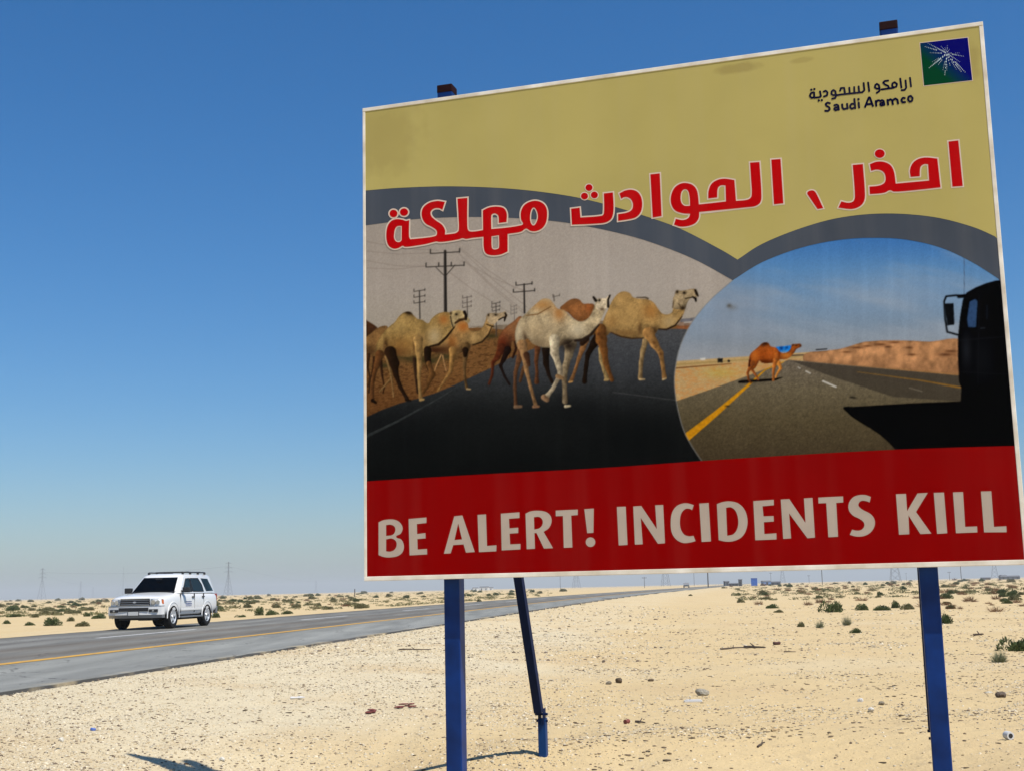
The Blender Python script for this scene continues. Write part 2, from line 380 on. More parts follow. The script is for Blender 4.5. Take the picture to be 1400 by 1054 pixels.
# what the face receives from sun and sky, used to turn the print's seen colours into ink colours
PL = (.88,.86,.83)
def ink(r,g,b): return tuple(min(.9, lin(c)/p) for c,p in zip((r,g,b),PL))
def print_mat(name, rgb, amt=.05, scale=2.2):
    m = noisy(mat(name, ink(*rgb), .6, spec=.02), scale, amt, 7)
    # rain streaks and dust film, stretched down the face
    b = m.node_tree.nodes['Principled BSDF']; src = b.inputs['Base Color'].links[0].from_socket
    tc = N(m,'ShaderNodeTexCoord'); mp = N(m,'ShaderNodeMapping'); mp.inputs['Scale'].default_value = (9,1,.35); Lk(m, tc.outputs['Object'], mp.inputs['Vector'])
    nz = N(m,'ShaderNodeTexNoise'); nz.inputs['Scale'].default_value = 1.; nz.inputs['Detail'].default_value = 5; Lk(m, mp.outputs[0], nz.inputs['Vector'])
    r = N(m,'ShaderNodeMapRange'); r.inputs['From Min'].default_value = .45; r.inputs['From Max'].default_value = .75; r.inputs['To Max'].default_value = .012 if 'red' in name else .05; Lk(m, nz.outputs['Fac'], r.inputs['Value'])
    x = N(m,'ShaderNodeMix'); x.data_type = 'RGBA'; Lk(m, r.outputs[0], x.inputs[0]); Lk(m, src, x.inputs[6]); x.inputs[7].default_value = (.55,.48,.38,1); last = x.outputs[2]
    if 'yellow' in name:      # brown water stains with their own outline
        for (u,v),rx,rz,amt_ in ((S(1005,95),.16,.035,.35),(S(1330,85),.05,.14,.25),(S(520,190),.35,.3,.22),(S(1095,83),.09,.02,.25)):
            d = N(m,'ShaderNodeMapping'); d.vector_type = 'POINT'; d.inputs['Location'].default_value = (-u/rx,0,-(FZ+v)/rz); d.inputs['Scale'].default_value = (1/rx,0,1/rz); Lk(m, tc.outputs['Object'], d.inputs['Vector'])
            nn = N(m,'ShaderNodeTexNoise'); nn.inputs['Scale'].default_value = 9; nn.inputs['Detail'].default_value = 4; Lk(m, tc.outputs['Object'], nn.inputs['Vector'])
            ln = N(m,'ShaderNodeVectorMath'); ln.operation = 'LENGTH'; Lk(m, d.outputs[0], ln.inputs[0])
            ad = N(m,'ShaderNodeMath'); ad.operation = 'MULTIPLY_ADD'; Lk(m, nn.outputs['Fac'], ad.inputs[0]); ad.inputs[1].default_value = 1.4; Lk(m, ln.outputs['Value'], ad.inputs[2])
            rr_ = N(m,'ShaderNodeMapRange'); rr_.inputs['From Min'].default_value = 1.75; rr_.inputs['From Max'].default_value = 1.2; rr_.inputs['To Max'].default_value = amt_; Lk(m, ad.outputs[0], rr_.inputs['Value'])
            x = N(m,'ShaderNodeMix'); x.data_type = 'RGBA'; Lk(m, rr_.outputs[0], x.inputs[0]); Lk(m, last, x.inputs[6]); x.inputs[7].default_value = (.22,.15,.05,1); last = x.outputs[2]
    Lk(m, last, b.inputs['Base Color']); return m

def spline(pts, ox=0, oy=0, s=1., seg=6):
    """closed contour: 2-tuples are smooth points, 3-tuples are corners"""
    P = [(ox+p[0]/s, oy+p[1]/s, len(p) > 2) for p in pts]; n = len(P); out = []
    for i in range(n):
        p0,p1,p2,p3 = P[i-1],P[i],P[(i+1)%n],P[(i+2)%n]
        out.append(p1[:2])
        if p1[2] and p2[2]: continue
        dist = math.dist(p1[:2],p2[:2])
        if p1[2] is False or p2[2] is False:
            m1 = (p2[0]-p0[0], p2[1]-p0[1]) if not p1[2] else (p2[0]-p1[0], p2[1]-p1[1])
            m2 = (p3[0]-p1[0], p3[1]-p1[1]) if not p2[2] else (p2[0]-p1[0], p2[1]-p1[1])
            l1 = math.hypot(*m1) or 1; l2 = math.hypot(*m2) or 1
            m1 = (m1[0]/l1*dist, m1[1]/l1*dist); m2 = (m2[0]/l2*dist, m2[1]/l2*dist)
            for k in range(1,seg):
                t = k/seg; h0 = 2*t**3-3*t*t+1; h1 = t**3-2*t*t+t; h2 = -2*t**3+3*t*t; h3 = t**3-t*t
                out.append((h0*p1[0]+h1*m1[0]+h2*p2[0]+h3*m2[0], h0*p1[1]+h1*m1[1]+h2*p2[1]+h3*m2[1]))
    return out
def ellipse(x, y, rx, ry, ox=0, oy=0, s=1., n=20):
    return [(ox+(x+rx*math.cos(2*math.pi*i/n))/s, oy+(y+ry*math.sin(2*math.pi*i/n))/s) for i in range(n)]
def grow(c, w):
    """offset a closed contour outwards by w"""
    n = len(c); A = sum(c[i][0]*c[(i+1)%n][1]-c[(i+1)%n][0]*c[i][1] for i in range(n)); sg = 1 if A > 0 else -1
    out = []
    for i in range(n):
        a,b,d = c[i-1],c[i],c[(i+1)%n]
        e1 = (b[0]-a[0],b[1]-a[1]); e2 = (d[0]-b[0],d[1]-b[1]); l1 = math.hypot(*e1) or 1e-6; l2 = math.hypot(*e2) or 1e-6
        n1 = (e1[1]/l1*sg,-e1[0]/l1*sg); n2 = (e2[1]/l2*sg,-e2[0]/l2*sg)
        m = (n1[0]+n2[0], n1[1]+n2[1]); q = m[0]**2+m[1]**2
        k = min(2/q, 1.1) if q > 1e-6 else 0
        out.append((b[0]+m[0]*k*w, b[1]+m[1]*k*w))
    return out
def sheet(name, loops, layer, m, parent=board, px=True):
    """flat printed or cut-vinyl shape on the face; loops[0] outline, others holes (photo pixels)"""
    L3 = []
    for lp in loops:
        L3.append([Vector((*(S(*p) if px else p),0)) for p in lp])
    tris = tessellate_polygon(L3); flat = [v for lp in L3 for v in lp]
    vs = [(v.x, -layer*.0005, FZ+v.y) for v in flat]
    fs = []
    for a,b,c in tris:
        A,B,Cc = flat[a],flat[b],flat[c]
        cr_ = (B.x-A.x)*(Cc.y-A.y)-(B.y-A.y)*(Cc.x-A.x)
        fs.append((a,b,c) if cr_ > 0 else (a,c,b))     # facing -y (towards the viewer)
    return mk(name, vs, fs, m, parent)

# backing board, frame rails, posts, braces
board_m = noisy(mat('galvanised_sheet', (.42,.43,.43), .5, .6), 3, .15)
frame_m = noisy(mat('cream_painted_frame', (.82,.77,.66), .55), 6, .16, tint=(.9,.82,.7))
MB().box((.012,.002,FZ+.012),(S_W-.012,.03,FZ+S_H-.012)).build('backing_board', board_m, board)
FW, FD = .028, .006
for nm,a,b in (('frame_rail',(0,-FD,FZ),(S_W,.05,FZ+FW)),('frame_rail',(0,-FD,FZ+S_H-FW*.9),(S_W,.05,FZ+S_H)),
             ('frame_rail',(0,-FD+.0015,FZ+FW),(FW*.72,.05,FZ+S_H-FW*.9)),('frame_rail',(S_W-FW*.85,-FD+.0015,FZ+FW),(S_W,.05,FZ+S_H-FW*.9))):
    MB().box(a,b).build(nm, frame_m, board, bevel=.003)
for z in (.5,1.55,2.6):
    MB().box((.05,.052,FZ+z),(S_W-.05,.092,FZ+z+.05)).build('back_rail', board_m, board)
blue = mat('blue_post_paint', (.002,.026,.14), .42, spec=.2); noisy(blue, 5, .38)
post_red = noisy(mat('dark_red_post_top', (.016,.003,.003), .7, spec=.1), 12, .2)
PT = .105; POST_Y = .094
for pu in (.563, 3.472):
    z1 = FZ+S_H+.004; 
    b = MB().box((pu-PT/2,POST_Y,-.4),(pu+PT/2,POST_Y+PT,z1+.08)).build('post', blue, board, bevel=.008)
    MB().box((pu-PT/2-.002,POST_Y-.002,z1+.072),(pu+PT/2+.002,POST_Y+PT+.002,z1+.128)).build('post_top_band', post_red, b, bevel=.006)
    for z in (.75,1.9,2.85):
        MB().box((pu-.1,.05,FZ+z-.012),(pu+.1,POST_Y+.02,FZ+z+.012)).build('clamp', board_m, b)
brace_m = noisy(mat('dark_navy_brace_paint', (.002,.010,.05), .6, spec=.15), 9, .2)
stub_m = noisy(mat('blue_stub_paint', (.005,.04,.15), .5, spec=.2), 9, .2)
for pu,dx in ((.618,-.05),(3.472,0)):
    fx, fy = pu+dx, 2.138; g = gz(*(np.array(S_BL[:2])+s_d[:2]*fx+s_n[:2]*fy))
    top = Vector((pu-.02, POST_Y+PT, FZ+S_H-.35)); foot = Vector((fx-.012, fy-.06, g+.34))
    br = MB().bar(foot, top, .045, 4, up=(0,1,0)).build('brace', brace_m, board, bevel=.004)
    st = MB().box((fx-.031,fy-.031,g-.3),(fx+.031,fy+.031,g+.285)).build('brace_stub', stub_m, board, bevel=.004)
    hp = MB().box((fx-.022,fy-.05,g+.24),(fx-.014,fy+.02,g+.36)).box((fx+.014,fy-.05,g+.24),(fx+.022,fy+.02,g+.36)).build('hinge_plate', brace_m, st)
    MB().bar((fx-.05,fy-.028,g+.318),(fx+.05,fy-.028,g+.318),.011,6).bar((fx-.045,fy-.012,g+.265),(fx+.045,fy-.012,g+.265),.010,6).build('bolt', brace_m, st)

# ---- printed surfaces
yellow_m = print_mat('yellow_print', (173,157,90), .09, .9)
grey_m = print_mat('slate_grey_print', (68,73,80), .10, 2.5)
red_m = print_mat('red_banner_print', (128,1,1), .06)
beige_m = print_mat('beige_letter_vinyl', (172,155,137), .06, 5)
redl_m = print_mat('red_letter_vinyl', (176,5,9), .05, 4)
pale_m = print_mat('pale_letter_outline', (205,182,160), .05, 6)
navy_m = print_mat('navy_letter_print', (8,10,40), .05)
U0, U1, V0, V1 = FW*.72-.004, S_W-FW+.004, FW-.004, S_H-FW*.9+.004
arcL = [(501.4,261),(544,257.6),(608.6,255.4),(672.9,257.1),(726.4,261.4),(780,268.9),(821.7,278.3),(858.3,288.6),(879,295),(929,312.8),(984,341),(1008.4,355.5)]
arcR = [(1008.4,355.5),(1042.9,333.6),(1096.4,312.1),(1150,297.9),(1210.7,292.5),(1275,297.1),(1328.6,310.4),(1366,326.4)]
inL = [(501.4,308.6),(565.7,300.4),(630,297.4),(694,298.3),(760,303.2),(808,311),(860.6,322.9),(905,337),(953.6,357),(1001.8,383.6)]
inR = [(1001.8,383.6),(1042.9,358.6),(1096.4,338.9),(1150,328.2),(1196.4,325.7),(1239.3,328.2),(1285.7,338.9),(1328.6,358.6),(1372,386)]
circ = [(1001.8,383.6),(971.4,410.4),(946.4,440.7),(930.4,472.9),(923.2,505),(922.5,530),(927.5,562.1),(937.5,594.3),(957,626.4),(975,650)]
def opens(pts, seg=6):
    P = [(2*pts[0][0]-pts[1][0],2*pts[0][1]-pts[1][1])]+list(pts)+[(2*pts[-1][0]-pts[-2][0],2*pts[-1][1]-pts[-2][1])]; out = []
    for i in range(1,len(P)-2):
        p0,p1,p2,p3 = map(np.array,P[i-1:i+3])
        for k in range(seg):
            t = k/seg; out.append(tuple(.5*((2*p1)+(-p0+p2)*t+(2*p0-5*p1+4*p2-p3)*t*t+(-p0+3*p1-3*p2+p3)*t**3)))
    out.append(tuple(pts[-1])); return out
aL,aR,iL,iR = (opens(a) for a in (arcL,arcR,inL,inR))
def uv(l): return [S(*p) for p in l]
def clampu(l): return [(min(max(u,U0),U1),v) for u,v in l]
top_edge = clampu(uv(aL)) + clampu(uv(aR))[1:]
low_edge = clampu(uv(iL)) + clampu(uv(iR))[1:]
top_edge[0] = (U0,top_edge[0][1]); top_edge[-1] = (U1,top_edge[-1][1]); low_edge[0] = (U0,low_edge[0][1]); low_edge[-1] = (U1,low_edge[-1][1])
sheet('yellow_background', [[(U0,V1)]+top_edge+[(U1,V1)]], 5, yellow_m, px=False)
dn = [(u,v+.012) for u,v in top_edge]
sheet('grey_arch_band', [dn+low_edge[::-1]], 4, grey_m, px=False)
red_top = [(501.8,657.7),(655,648.4),(820,639.6),(957,630),(1080,622.2),(1228.6,614.2),(1400,608.6)]
rt = clampu(uv(opens(red_top))); rt[0] = (U0,rt[0][1]); rt[-1] = (U1,rt[-1][1])
sheet('red_banner', [rt+[(U1,V0),(U0,V0)]], 5, red_m, px=False)

# ---- red Arabic lettering with a pale outline
A_ = dict(ox=480,oy=240,s=4.6667); B_ = dict(ox=760,oy=220,s=4.375); C_ = dict(ox=1060,oy=170,s=4.1176)
def letter(name, outer, holes, m, layer, tr, outline=0, om=None):
    o = spline(outer, **tr); hs = [spline(h, **tr) for h in holes]
    ob = sheet(name, [o]+hs, layer, m)
    if outline:
        ol = sheet('outline', [grow(o,outline)]+[grow(h,-outline*.8) for h in hs], layer-1.5, om, ob)
    return ob
def dot(name, x, y, rx, ry, m, layer, tr, outline=0, om=None):
    ob = sheet(name, [ellipse(x,y,rx,ry,**tr)], layer, m)
    if outline: sheet('outline', [grow(ellipse(x,y,rx,ry,**tr),outline)], layer-1.5, om, ob)
    return ob
OW = 1.9
letter('arabic_letters', [(372,288,1),(371,390),(378,410,1),(480,400),(540,389),(549,375),(545,352),(518,332),(475,308),(453,265),(458,215),(495,180),(550,166),(600,172,1),(584,222,1),(562,212),(530,215),(509,236),(515,265),(545,292),(582,318),(601,352),(600,380,1),(640,376),(672,369),(688,352),(686,250,1),(680,152,1),(743,146,1),(743,330),(752,356),(780,361),(843,352,1),
  (842,226,1),(880,208),(930,202),(975,212),(994,245),(993,300,1),(944,306,1),(941,262),(925,247),(905,248),(896,260),(896,345,1),(1000,335),(1080,322),(1098,312),(1086,285),(1085,235),(1104,195),(1140,172),(1182,165),(1224,180),(1247,212),(1252,255),(1244,305),(1220,340),(1180,358),(1145,356),(1118,342),(1085,362),(1000,376,1),(1000,488,1),(955,507),(900,512),(862,500),(848,465),(846,394,1),(770,402),(735,408),(712,403),(690,410),(600,425),(562,427),(545,424),(480,440),(380,456),(345,458),(330,452),(305,465),(275,470),(245,455),(230,425),(226,375),(235,325),(258,294),(292,282),(330,286),(352,293)],
  [[(897,391,1),(945,384,1),(945,462),(935,472),(910,474),(899,462)],[(1166,208),(1184,226),(1193,265),(1183,303),(1164,322),(1147,303),(1143,265),(1150,226)],[(297,327),(325,325,1),(324,415,1),(312,427),(290,425),(276,403),(276,375),(283,343)]],
  redl_m, 8, A_, OW, pale_m)
dot('arabic_dot',272,246,25,24,redl_m,8,A_,OW,pale_m); dot('arabic_dot',339,237,26,24,redl_m,8,A_,OW,pale_m)
letter('arabic_letter', [(92,290,1),(143,283,1),(148,342,1),(275,331),(288,315),(288,198,1),(342,192,1),(346,290),(336,343),(308,368),(265,377),(97,385,1)], [], redl_m, 8, B_, OW, pale_m)
for x,y in ((199,163),(172,214),(231,207)): dot('arabic_dot',x,y,21,20,redl_m,8,B_,1.3,pale_m)
letter('arabic_letter', [(381,198,1),(415,181),(455,176),(490,190),(511,222),(517,265),(508,310),(480,340),(440,352),(373,362,1),(373,322,1),(428,312),(455,295),(462,265),(452,236),(430,221),(408,221),(392,230,1)], [], redl_m, 8, B_, OW, pale_m)
letter('arabic_letter', [(566,84,1),(622,78,1),(633,333,1),(580,342,1)], [], redl_m, 8, B_, OW, pale_m)
letter('arabic_letters', [(718,350,1),(760,357),(793,345),(804,320,1),(755,316),(712,298),(690,258),(690,210),(710,165),(745,140),(782,136),(822,150),(846,186),(856,264,1),(940,255),(1018,246,1),(1015,150,1),(987,150),(969,168),(965,222,1),(912,228,1),(914,182),(932,140),(970,116),(1012,110),(1068,118,1),(1078,243,1),(1150,234),(1171,212),(1168,110,1),(1162,14,1),(1218,10,1),(1230,215),(1222,253),(1195,273),(1150,280),(858,309,1),(855,345),(835,375),(795,392),(745,396),(707,385,1)],
  [[(772,173),(790,181),(800,215),(803,272,1),(767,270),(749,246),(748,205),(757,182)]], redl_m, 8, B_, OW, pale_m)
letter('arabic_letter', [(1289,-4,1),(1344,-8,1),(1361,257,1),(1305,263,1)], [], redl_m, 8, B_, OW, pale_m)
letter('arabic_comma', [(180,390),(192,378),(213,376),(228,388),(270,475,1),(238,480,1),(192,412)], [], redl_m, 8, C_, OW, pale_m)
letter('arabic_letter', [(436,232,1),(493,227,1),(505,395),(498,440),(470,468),(428,480),(355,472,1),(372,437,1),(412,445),(440,435),(448,405)], [], redl_m, 8, C_, OW, pale_m)
letter('arabic_letters', [(532,228,1),(570,214),(612,215),(648,233),(668,270),(678,337,1),(866,320,1),(860,228,1),(836,228),(817,245),(813,295,1),(762,299,1),(758,262),(772,224),(802,200),(845,190),(912,196,1),(930,358,1),(760,376),(668,382),(645,374),(618,387),(580,393),(532,396,1),(530,354,1),(588,347),(617,328),(619,290),(602,266),(570,258),(540,265,1)], [], redl_m, 8, C_, OW, pale_m)
dot('arabic_dot',588,168,28,24,redl_m,8,C_,1.3,pale_m)
letter('arabic_letter', [(975,100,1),(1030,94,1),(1055,350,1),(997,354,1)], [], redl_m, 8, C_, OW, pale_m)

# ---- beige Latin capitals on the red banner
D_ = dict(ox=490,oy=640,s=4.2424); E_ = dict(ox=790,oy=640,s=4.375); G_ = dict(ox=1080,oy=600,s=4.375)
def cap(outer, holes, tr): letter('letter', outer, holes, beige_m, 7, tr)
def k(*p): return [(*q,1) for q in p]
cap([(118,312,1),(150,299),(205,296),(240,312),(258,345),(246,378),(220,396),(250,412),(265,447),(257,485),(228,508),(180,516),(145,512),(118,502,1)], [[(162,328,1),(190,326),(211,338),(215,362),(199,385),(162,391,1)],[(162,411,1),(195,406),(219,422),(222,450),(208,473),(185,482),(162,480,1)]], D_)
cap(k((292,293),(396,284),(396,316),(340,322),(342,380),(390,374),(391,405),(343,409),(345,470),(399,466),(400,498),(298,504)), [], D_)
cap(k((557,277),(604,272),(676,484),(625,488),(611,440),(551,444),(536,492),(497,494)), [k((580,318),(602,411),(558,415))], D_)
cap(k((692,269),(741,266),(747,449),(802,445),(801,480),(700,485)), [], D_)
cap(k((827,262),(935,254),(935,287),(874,292),(877,347),(928,343),(928,374),(878,378),(881,440),(941,437),(941,469),(832,475)), [], D_)
cap([(970,262,1),(1002,248),(1050,245),(1092,254),(1116,277),(1121,310),(1106,345),(1075,367,1),(1130,462,1),(1077,464,1),(1034,374,1),(1022,374,1),(1025,465,1),(977,468,1)], [[(1019,282,1),(1050,281),(1068,298),(1068,325),(1051,346),(1021,354,1)]], D_)
cap(k((1145,244),(1273,238),(1273,270),(1235,273),(1242,458),(1192,460),(1187,275),(1146,277)), [], D_)
cap(k((1311,236),(1366,232),(1364,373),(1328,375)), [], D_)
dot('exclamation_dot',1347,427,28,28,beige_m,7,D_)
cap(k((234,230),(287,228),(298,457),(245,460)), [], E_)
cap(k((332,227),(380,224),(473,362),(463,220),(511,218),(522,447),(480,450),(377,295),(389,453),(342,455)), [], E_)
cap([(694,219,1),(660,209),(625,210),(588,228),(563,268),(556,325),(563,385),(590,425),(630,445),(670,443),(705,434,1),(692,402,1),(665,405),(636,394),(616,360),(611,315),(620,268),(643,243),(668,241),(684,249,1)], [], E_)
cap(k((727,210),(783,206),(797,436),(741,439)), [], E_)
cap([(832,213,1),(870,200),(915,197),(962,210),(998,247),(1015,305),(1008,365),(980,411),(932,434),(885,437),(843,428,1)], [[(887,235,1),(918,233),(945,256),(960,310),(954,360),(930,393),(894,402,1)]], E_)
cap(k((1050,195),(1172,187),(1173,220),(1105,226),(1111,286),(1171,284),(1173,317),(1113,321),(1116,392),(1188,387),(1189,424),(1062,429)), [], E_)
cap(k((1067.5,682.5),(1079.1,681.8),(1101.3,714.3),(1099.2,680.9),(1110.9,680.2),(1114.3,734.4),(1104,735.3),(1078.9,701.3),(1081.7,735.5),(1070.9,736.2)), [], dict())
cap(k((170,349),(318,342),(319,378),(277,381),(288,583),(230,586),(217,382),(171,384)), [], G_)
cap([(484,345,1),(450,334),(410,335),(375,350),(352,385),(353,425),(377,456),(418,477),(443,500),(442,527),(422,544),(395,546),(372,540,1),(358,572,1),(400,582),(445,578),(485,555),(507,515),(505,477),(480,446),(432,420),(411,400),(413,380),(432,368),(458,371),(477,378,1)], [], G_)
cap(k((634,329),(694,327),(701,430),(763,324),(824,321),(754,435),(846,564),(780,567),(709,455),(714,568),(652,571)), [], G_)
cap(k((860,321),(921,319),(941,562),(880,566)), [], G_)
cap(k((975,318),(1035,316),(1048,524),(1119,521),(1121,557),(993,562)), [], G_)
cap(k((1142,313),(1204,311),(1220,524),(1294,520),(1296,556),(1161,557)), [], G_)

# ---- small navy lettering in two scripts, drawn as pen strokes (each stroke a hair above the last)
H_ = (1095,95,8.235)
def strokes(name, lines, dots, w):
    vs = []; fs = []; lay = 7.
    def S2(x,y): return S(H_[0]+x/H_[2], H_[1]+y/H_[2])
    for ln in lines:
        for a,b in zip(ln[:-1],ln[1:]):
            (ax,ay),(bx,by) = a,b; L = math.hypot(bx-ax,by-ay) or 1; ux,uy = (bx-ax)/L,(by-ay)/L; h = w/2; base = len(vs)
            pts = []
            for (cx,cy,sg) in ((ax,ay,-1),(bx,by,1)):
                for t in (-90,-45,0,45,90):
                    t = math.radians(t); e = sg*math.cos(t)*.75; s_ = math.sin(t)*sg
                    pts.append((cx+ux*e*h-uy*s_*h, cy+uy*e*h+ux*s_*h))
            for p in pts: u,v = S2(*p); vs.append((u,-lay*.0005,FZ+v))
            fs.append(tuple(range(base+len(pts)-1,base-1,-1))); lay += .025
    for (x,y) in dots:
        base = len(vs)
        for i in range(10):
            u,v = S2(x+w*.62*math.cos(i*.6283),y+w*.62*math.sin(i*.6283)); vs.append((u,-lay*.0005,FZ+v))
        fs.append(tuple(range(base+9,base-1,-1))); lay += .025
    return mk(name, vs, fs, navy_m, board)
def ring(p): return p+[p[0]]
strokes('company_name_latin', [[(328,388),(300,380),(280,395),(286,415),(318,432),(325,455),(305,474),(272,472)],
  [(375,412),(400,402),(420,412),(427,462)],[(423,432),(390,435),(375,450),(388,466),(425,455)],
  [(465,398),(467,435),(482,454),(518,445)],[(520,392),(526,450)],
  [(598,395),(572,394),(556,412),(556,435),(572,449),(605,436)],[(602,338),(612,445)],[(650,378),(656,438)],
  [(722,430),(765,322),(776,322),(812,420)],[(742,400),(795,394)],[(843,360),(849,418)],[(848,376),(862,357),(882,354)],
  [(890,364),(914,352),(932,362),(940,408)],[(936,382),(905,384),(892,398),(905,413),(938,402)],
  [(975,347),(982,405)],[(978,362),(1008,342),(1028,355),(1036,400)],[(1031,357),(1062,334),(1086,348),(1095,392)],
  [(1172,330),(1148,326),(1132,348),(1142,377),(1176,374)],ring([(1236,304),(1212,315),(1206,345),(1225,370),(1250,362),(1258,330)])],[(648,343)],24)
strokes('company_name_arabic', [[(1228,98),(1240,200)],[(1178,128),(1186,212),(1168,238),(1132,240)],[(1118,107),(1132,213)],
  ring([(1055,150),(1032,163),(1026,190),(1045,210),(1075,200),(1082,170)]),[(1040,214),(905,232)],[(985,132),(945,137),(926,155),(945,175),(984,193),(992,220)],
  ring([(857,168),(838,182),(833,208),(855,224),(882,220),(880,185)]),[(885,205),(884,250),(852,271)],
  [(757,152),(770,253)],[(706,158),(715,240),(692,263),(430,291)],[(650,195),(656,262)],[(600,203),(603,268)],[(545,210),(550,275)],
  [(442,248),(450,217),(488,214),(497,278)],ring([(367,238),(346,255),(345,283),(365,298),(392,290),(390,254)]),[(390,300),(440,290)],[(397,285),(388,328),(350,337)],
  [(255,258),(280,246),(300,265),(296,298),(258,312)],[(215,252),(226,308),(206,320),(150,325)],ring([(137,265),(112,275),(101,303),(120,328),(150,320),(150,268)])],
  [(118,235),(152,228),(202,356),(236,352)],22)

# ---- emblem: blue to green square with a starburst of pale dots
Q = dict(ox=1250,oy=45,s=13.18)
logo_m = mat('emblem_print', (.01,.02,.2), .6, spec=.02)
def build_logo(m):
    b = m.node_tree.nodes['Principled BSDF']; g = N(m,'ShaderNodeTexCoord'); sx = N(m,'ShaderNodeSeparateXYZ'); Lk(m, g.outputs['Generated'], sx.inputs[0])
    a = N(m,'ShaderNodeMath'); a.operation = 'MULTIPLY_ADD'; Lk(m, sx.outputs['X'], a.inputs[0]); a.inputs[1].default_value = .62; 
    c = N(m,'ShaderNodeMath'); c.operation = 'MULTIPLY'; Lk(m, sx.outputs['Z'], c.inputs[0]); c.inputs[1].default_value = .5; Lk(m, c.outputs[0], a.inputs[2])
    rp = N(m,'ShaderNodeValToRGB'); e = rp.color_ramp.elements; e[0].position = .36; e[1].position = .66
    e[0].color = (*ink(2,58,32),1); e[1].color = (*ink(6,6,92),1)
    Lk(m, a.outputs[0], rp.inputs['Fac']); Lk(m, rp.outputs['Color'], b.inputs['Base Color'])
build_logo(logo_m)
sq = spline([(105,195,1),(962,95,1),(1045,862,1),(175,960,1)], **Q)
emb = sheet('emblem', [sq], 7, logo_m)
sheet('outline', [grow(sq,.9)], 6, pale_m, emb)
star_m = print_mat('emblem_dots_print', (186,200,196), .1)
vs = []; fs = []
r2 = random.Random(5); used = []
for ang,reach,bright in ((-152,400,.7),(-163,430,.8),(-178,320,.6),(141,430,1),(150,330,.6),(128,260,.8),(96,395,1),(91,330,.7),(104,320,.6),(76,250,.8),(60,340,.7),(52,430,1),(46,480,.9),(34,300,.6),(10,330,.7),(-2,250,.5),(-88,150,.6),(-110,140,.5),(-130,190,.6),(-60,110,.5)):
    d = 30
    while d < reach:
        x = 590+d*math.cos(math.radians(ang)); y = 380+d*math.sin(math.radians(ang))*1.0
        w = (17-9*d/reach)*bright*.62; h = (44-26*d/reach)*bright*.62
        if all(abs(x-a)>w+cw+2 or abs(y-b_)>h+ch+2 for a,b_,cw,ch in used):
            used.append((x,y,w,h)); b0 = len(vs)
            for sx_,sy_ in ((-1,0),(-.5,.8),(.5,.8),(1,0),(.5,-.8),(-.5,-.8)):
                xx = x+sx_*w+ (-sy_*h*.1); yy = y+sy_*h; u,v = S(1250+xx/13.18,45+yy/13.18); vs.append((u,-.0041,FZ+v))
            fs.append(tuple(range(b0,b0+6)) )
        d += 21 + 14*d/reach
mk('starburst_dots', vs, fs, star_m, emb)

# ---- the two printed photographs: a fine grid of coloured ink points
CELL = .0046
pv0 = min(v for u,v in rt)-.01; pv1 = max(v for u,v in low_edge)+.02
gu = np.linspace(U0, U1, int((U1-U0)/CELL)); gv = np.linspace(pv0, pv1, int((pv1-pv0)/CELL))
UU, VV = np.meshgrid(gu, gv)
# sign metres -> picture coordinates (those of the artwork as traced)
WX = S_BL[0]+s_d[0]*UU; WY = S_BL[1]+s_d[1]*UU; WZ = S_BL[2]+VV-CAM_Z
yc = WY*cp+WZ*sp; zc = -WY*sp+WZ*cp; a_ = F_PX*WX/yc; b_ = -F_PX*zc/yc
PX = 700+a_*cr-b_*sr; PY = 527+a_*sr+b_*cr
IMG = np.zeros(PX.shape+(3,)); 
wool = fbm(PX*.35,PY*.35,3); fine = fbm(PX*.9,PY*.9,2)
def sub(x0,y0,x1,y1,pad=3):
    """index window of the grid that covers a box of the artwork"""
    u = [S(a,b) for a in (x0-pad,x1+pad) for b in (y0-pad,y1+pad)]
    us = [p[0] for p in u]; vs_ = [p[1] for p in u]
    i0,i1 = np.searchsorted(gu,[min(us),max(us)]); j0,j1 = np.searchsorted(gv,[min(vs_),max(vs_)])
    return slice(max(j0-1,0),j1+1), slice(max(i0-1,0),i1+1)
def put(win, a, col):
    c = np.asarray(col,float); a = np.clip(a,0,1)[...,None]
    IMG[win] = IMG[win]*(1-a)+c*a
def inside(x, y, P):
    r = np.zeros(x.shape,bool); n = len(P)
    for i in range(n):
        (x0,y0),(x1,y1) = P[i],P[(i+1)%n]
        if y0 == y1: continue
        r ^= ((y0 > y) != (y1 > y)) & (x < (x1-x0)*(y-y0)/(y1-y0)+x0)
    return r
def pmask(P):
    xs = [p[0] for p in P]; ys_ = [p[1] for p in P]; w = sub(min(xs),min(ys_),max(xs),max(ys_))
    x, y = PX[w], PY[w]; a = 0
    for dx in (-.33,0,.33):
        for dy in (-.33,0,.33): a = a + inside(x+dx,y+dy,P)
    return w, a/9.
def poly(P, col, tex=0, smooth=True, corners=False):
    if smooth and not corners: P = spline(P, seg=4)
    w, a = pmask(P); c = np.asarray(col,float)
    if tex: c = c*(1+tex*(wool[w]-.5)*2)[...,None]
    put(w, a, c); return w, a
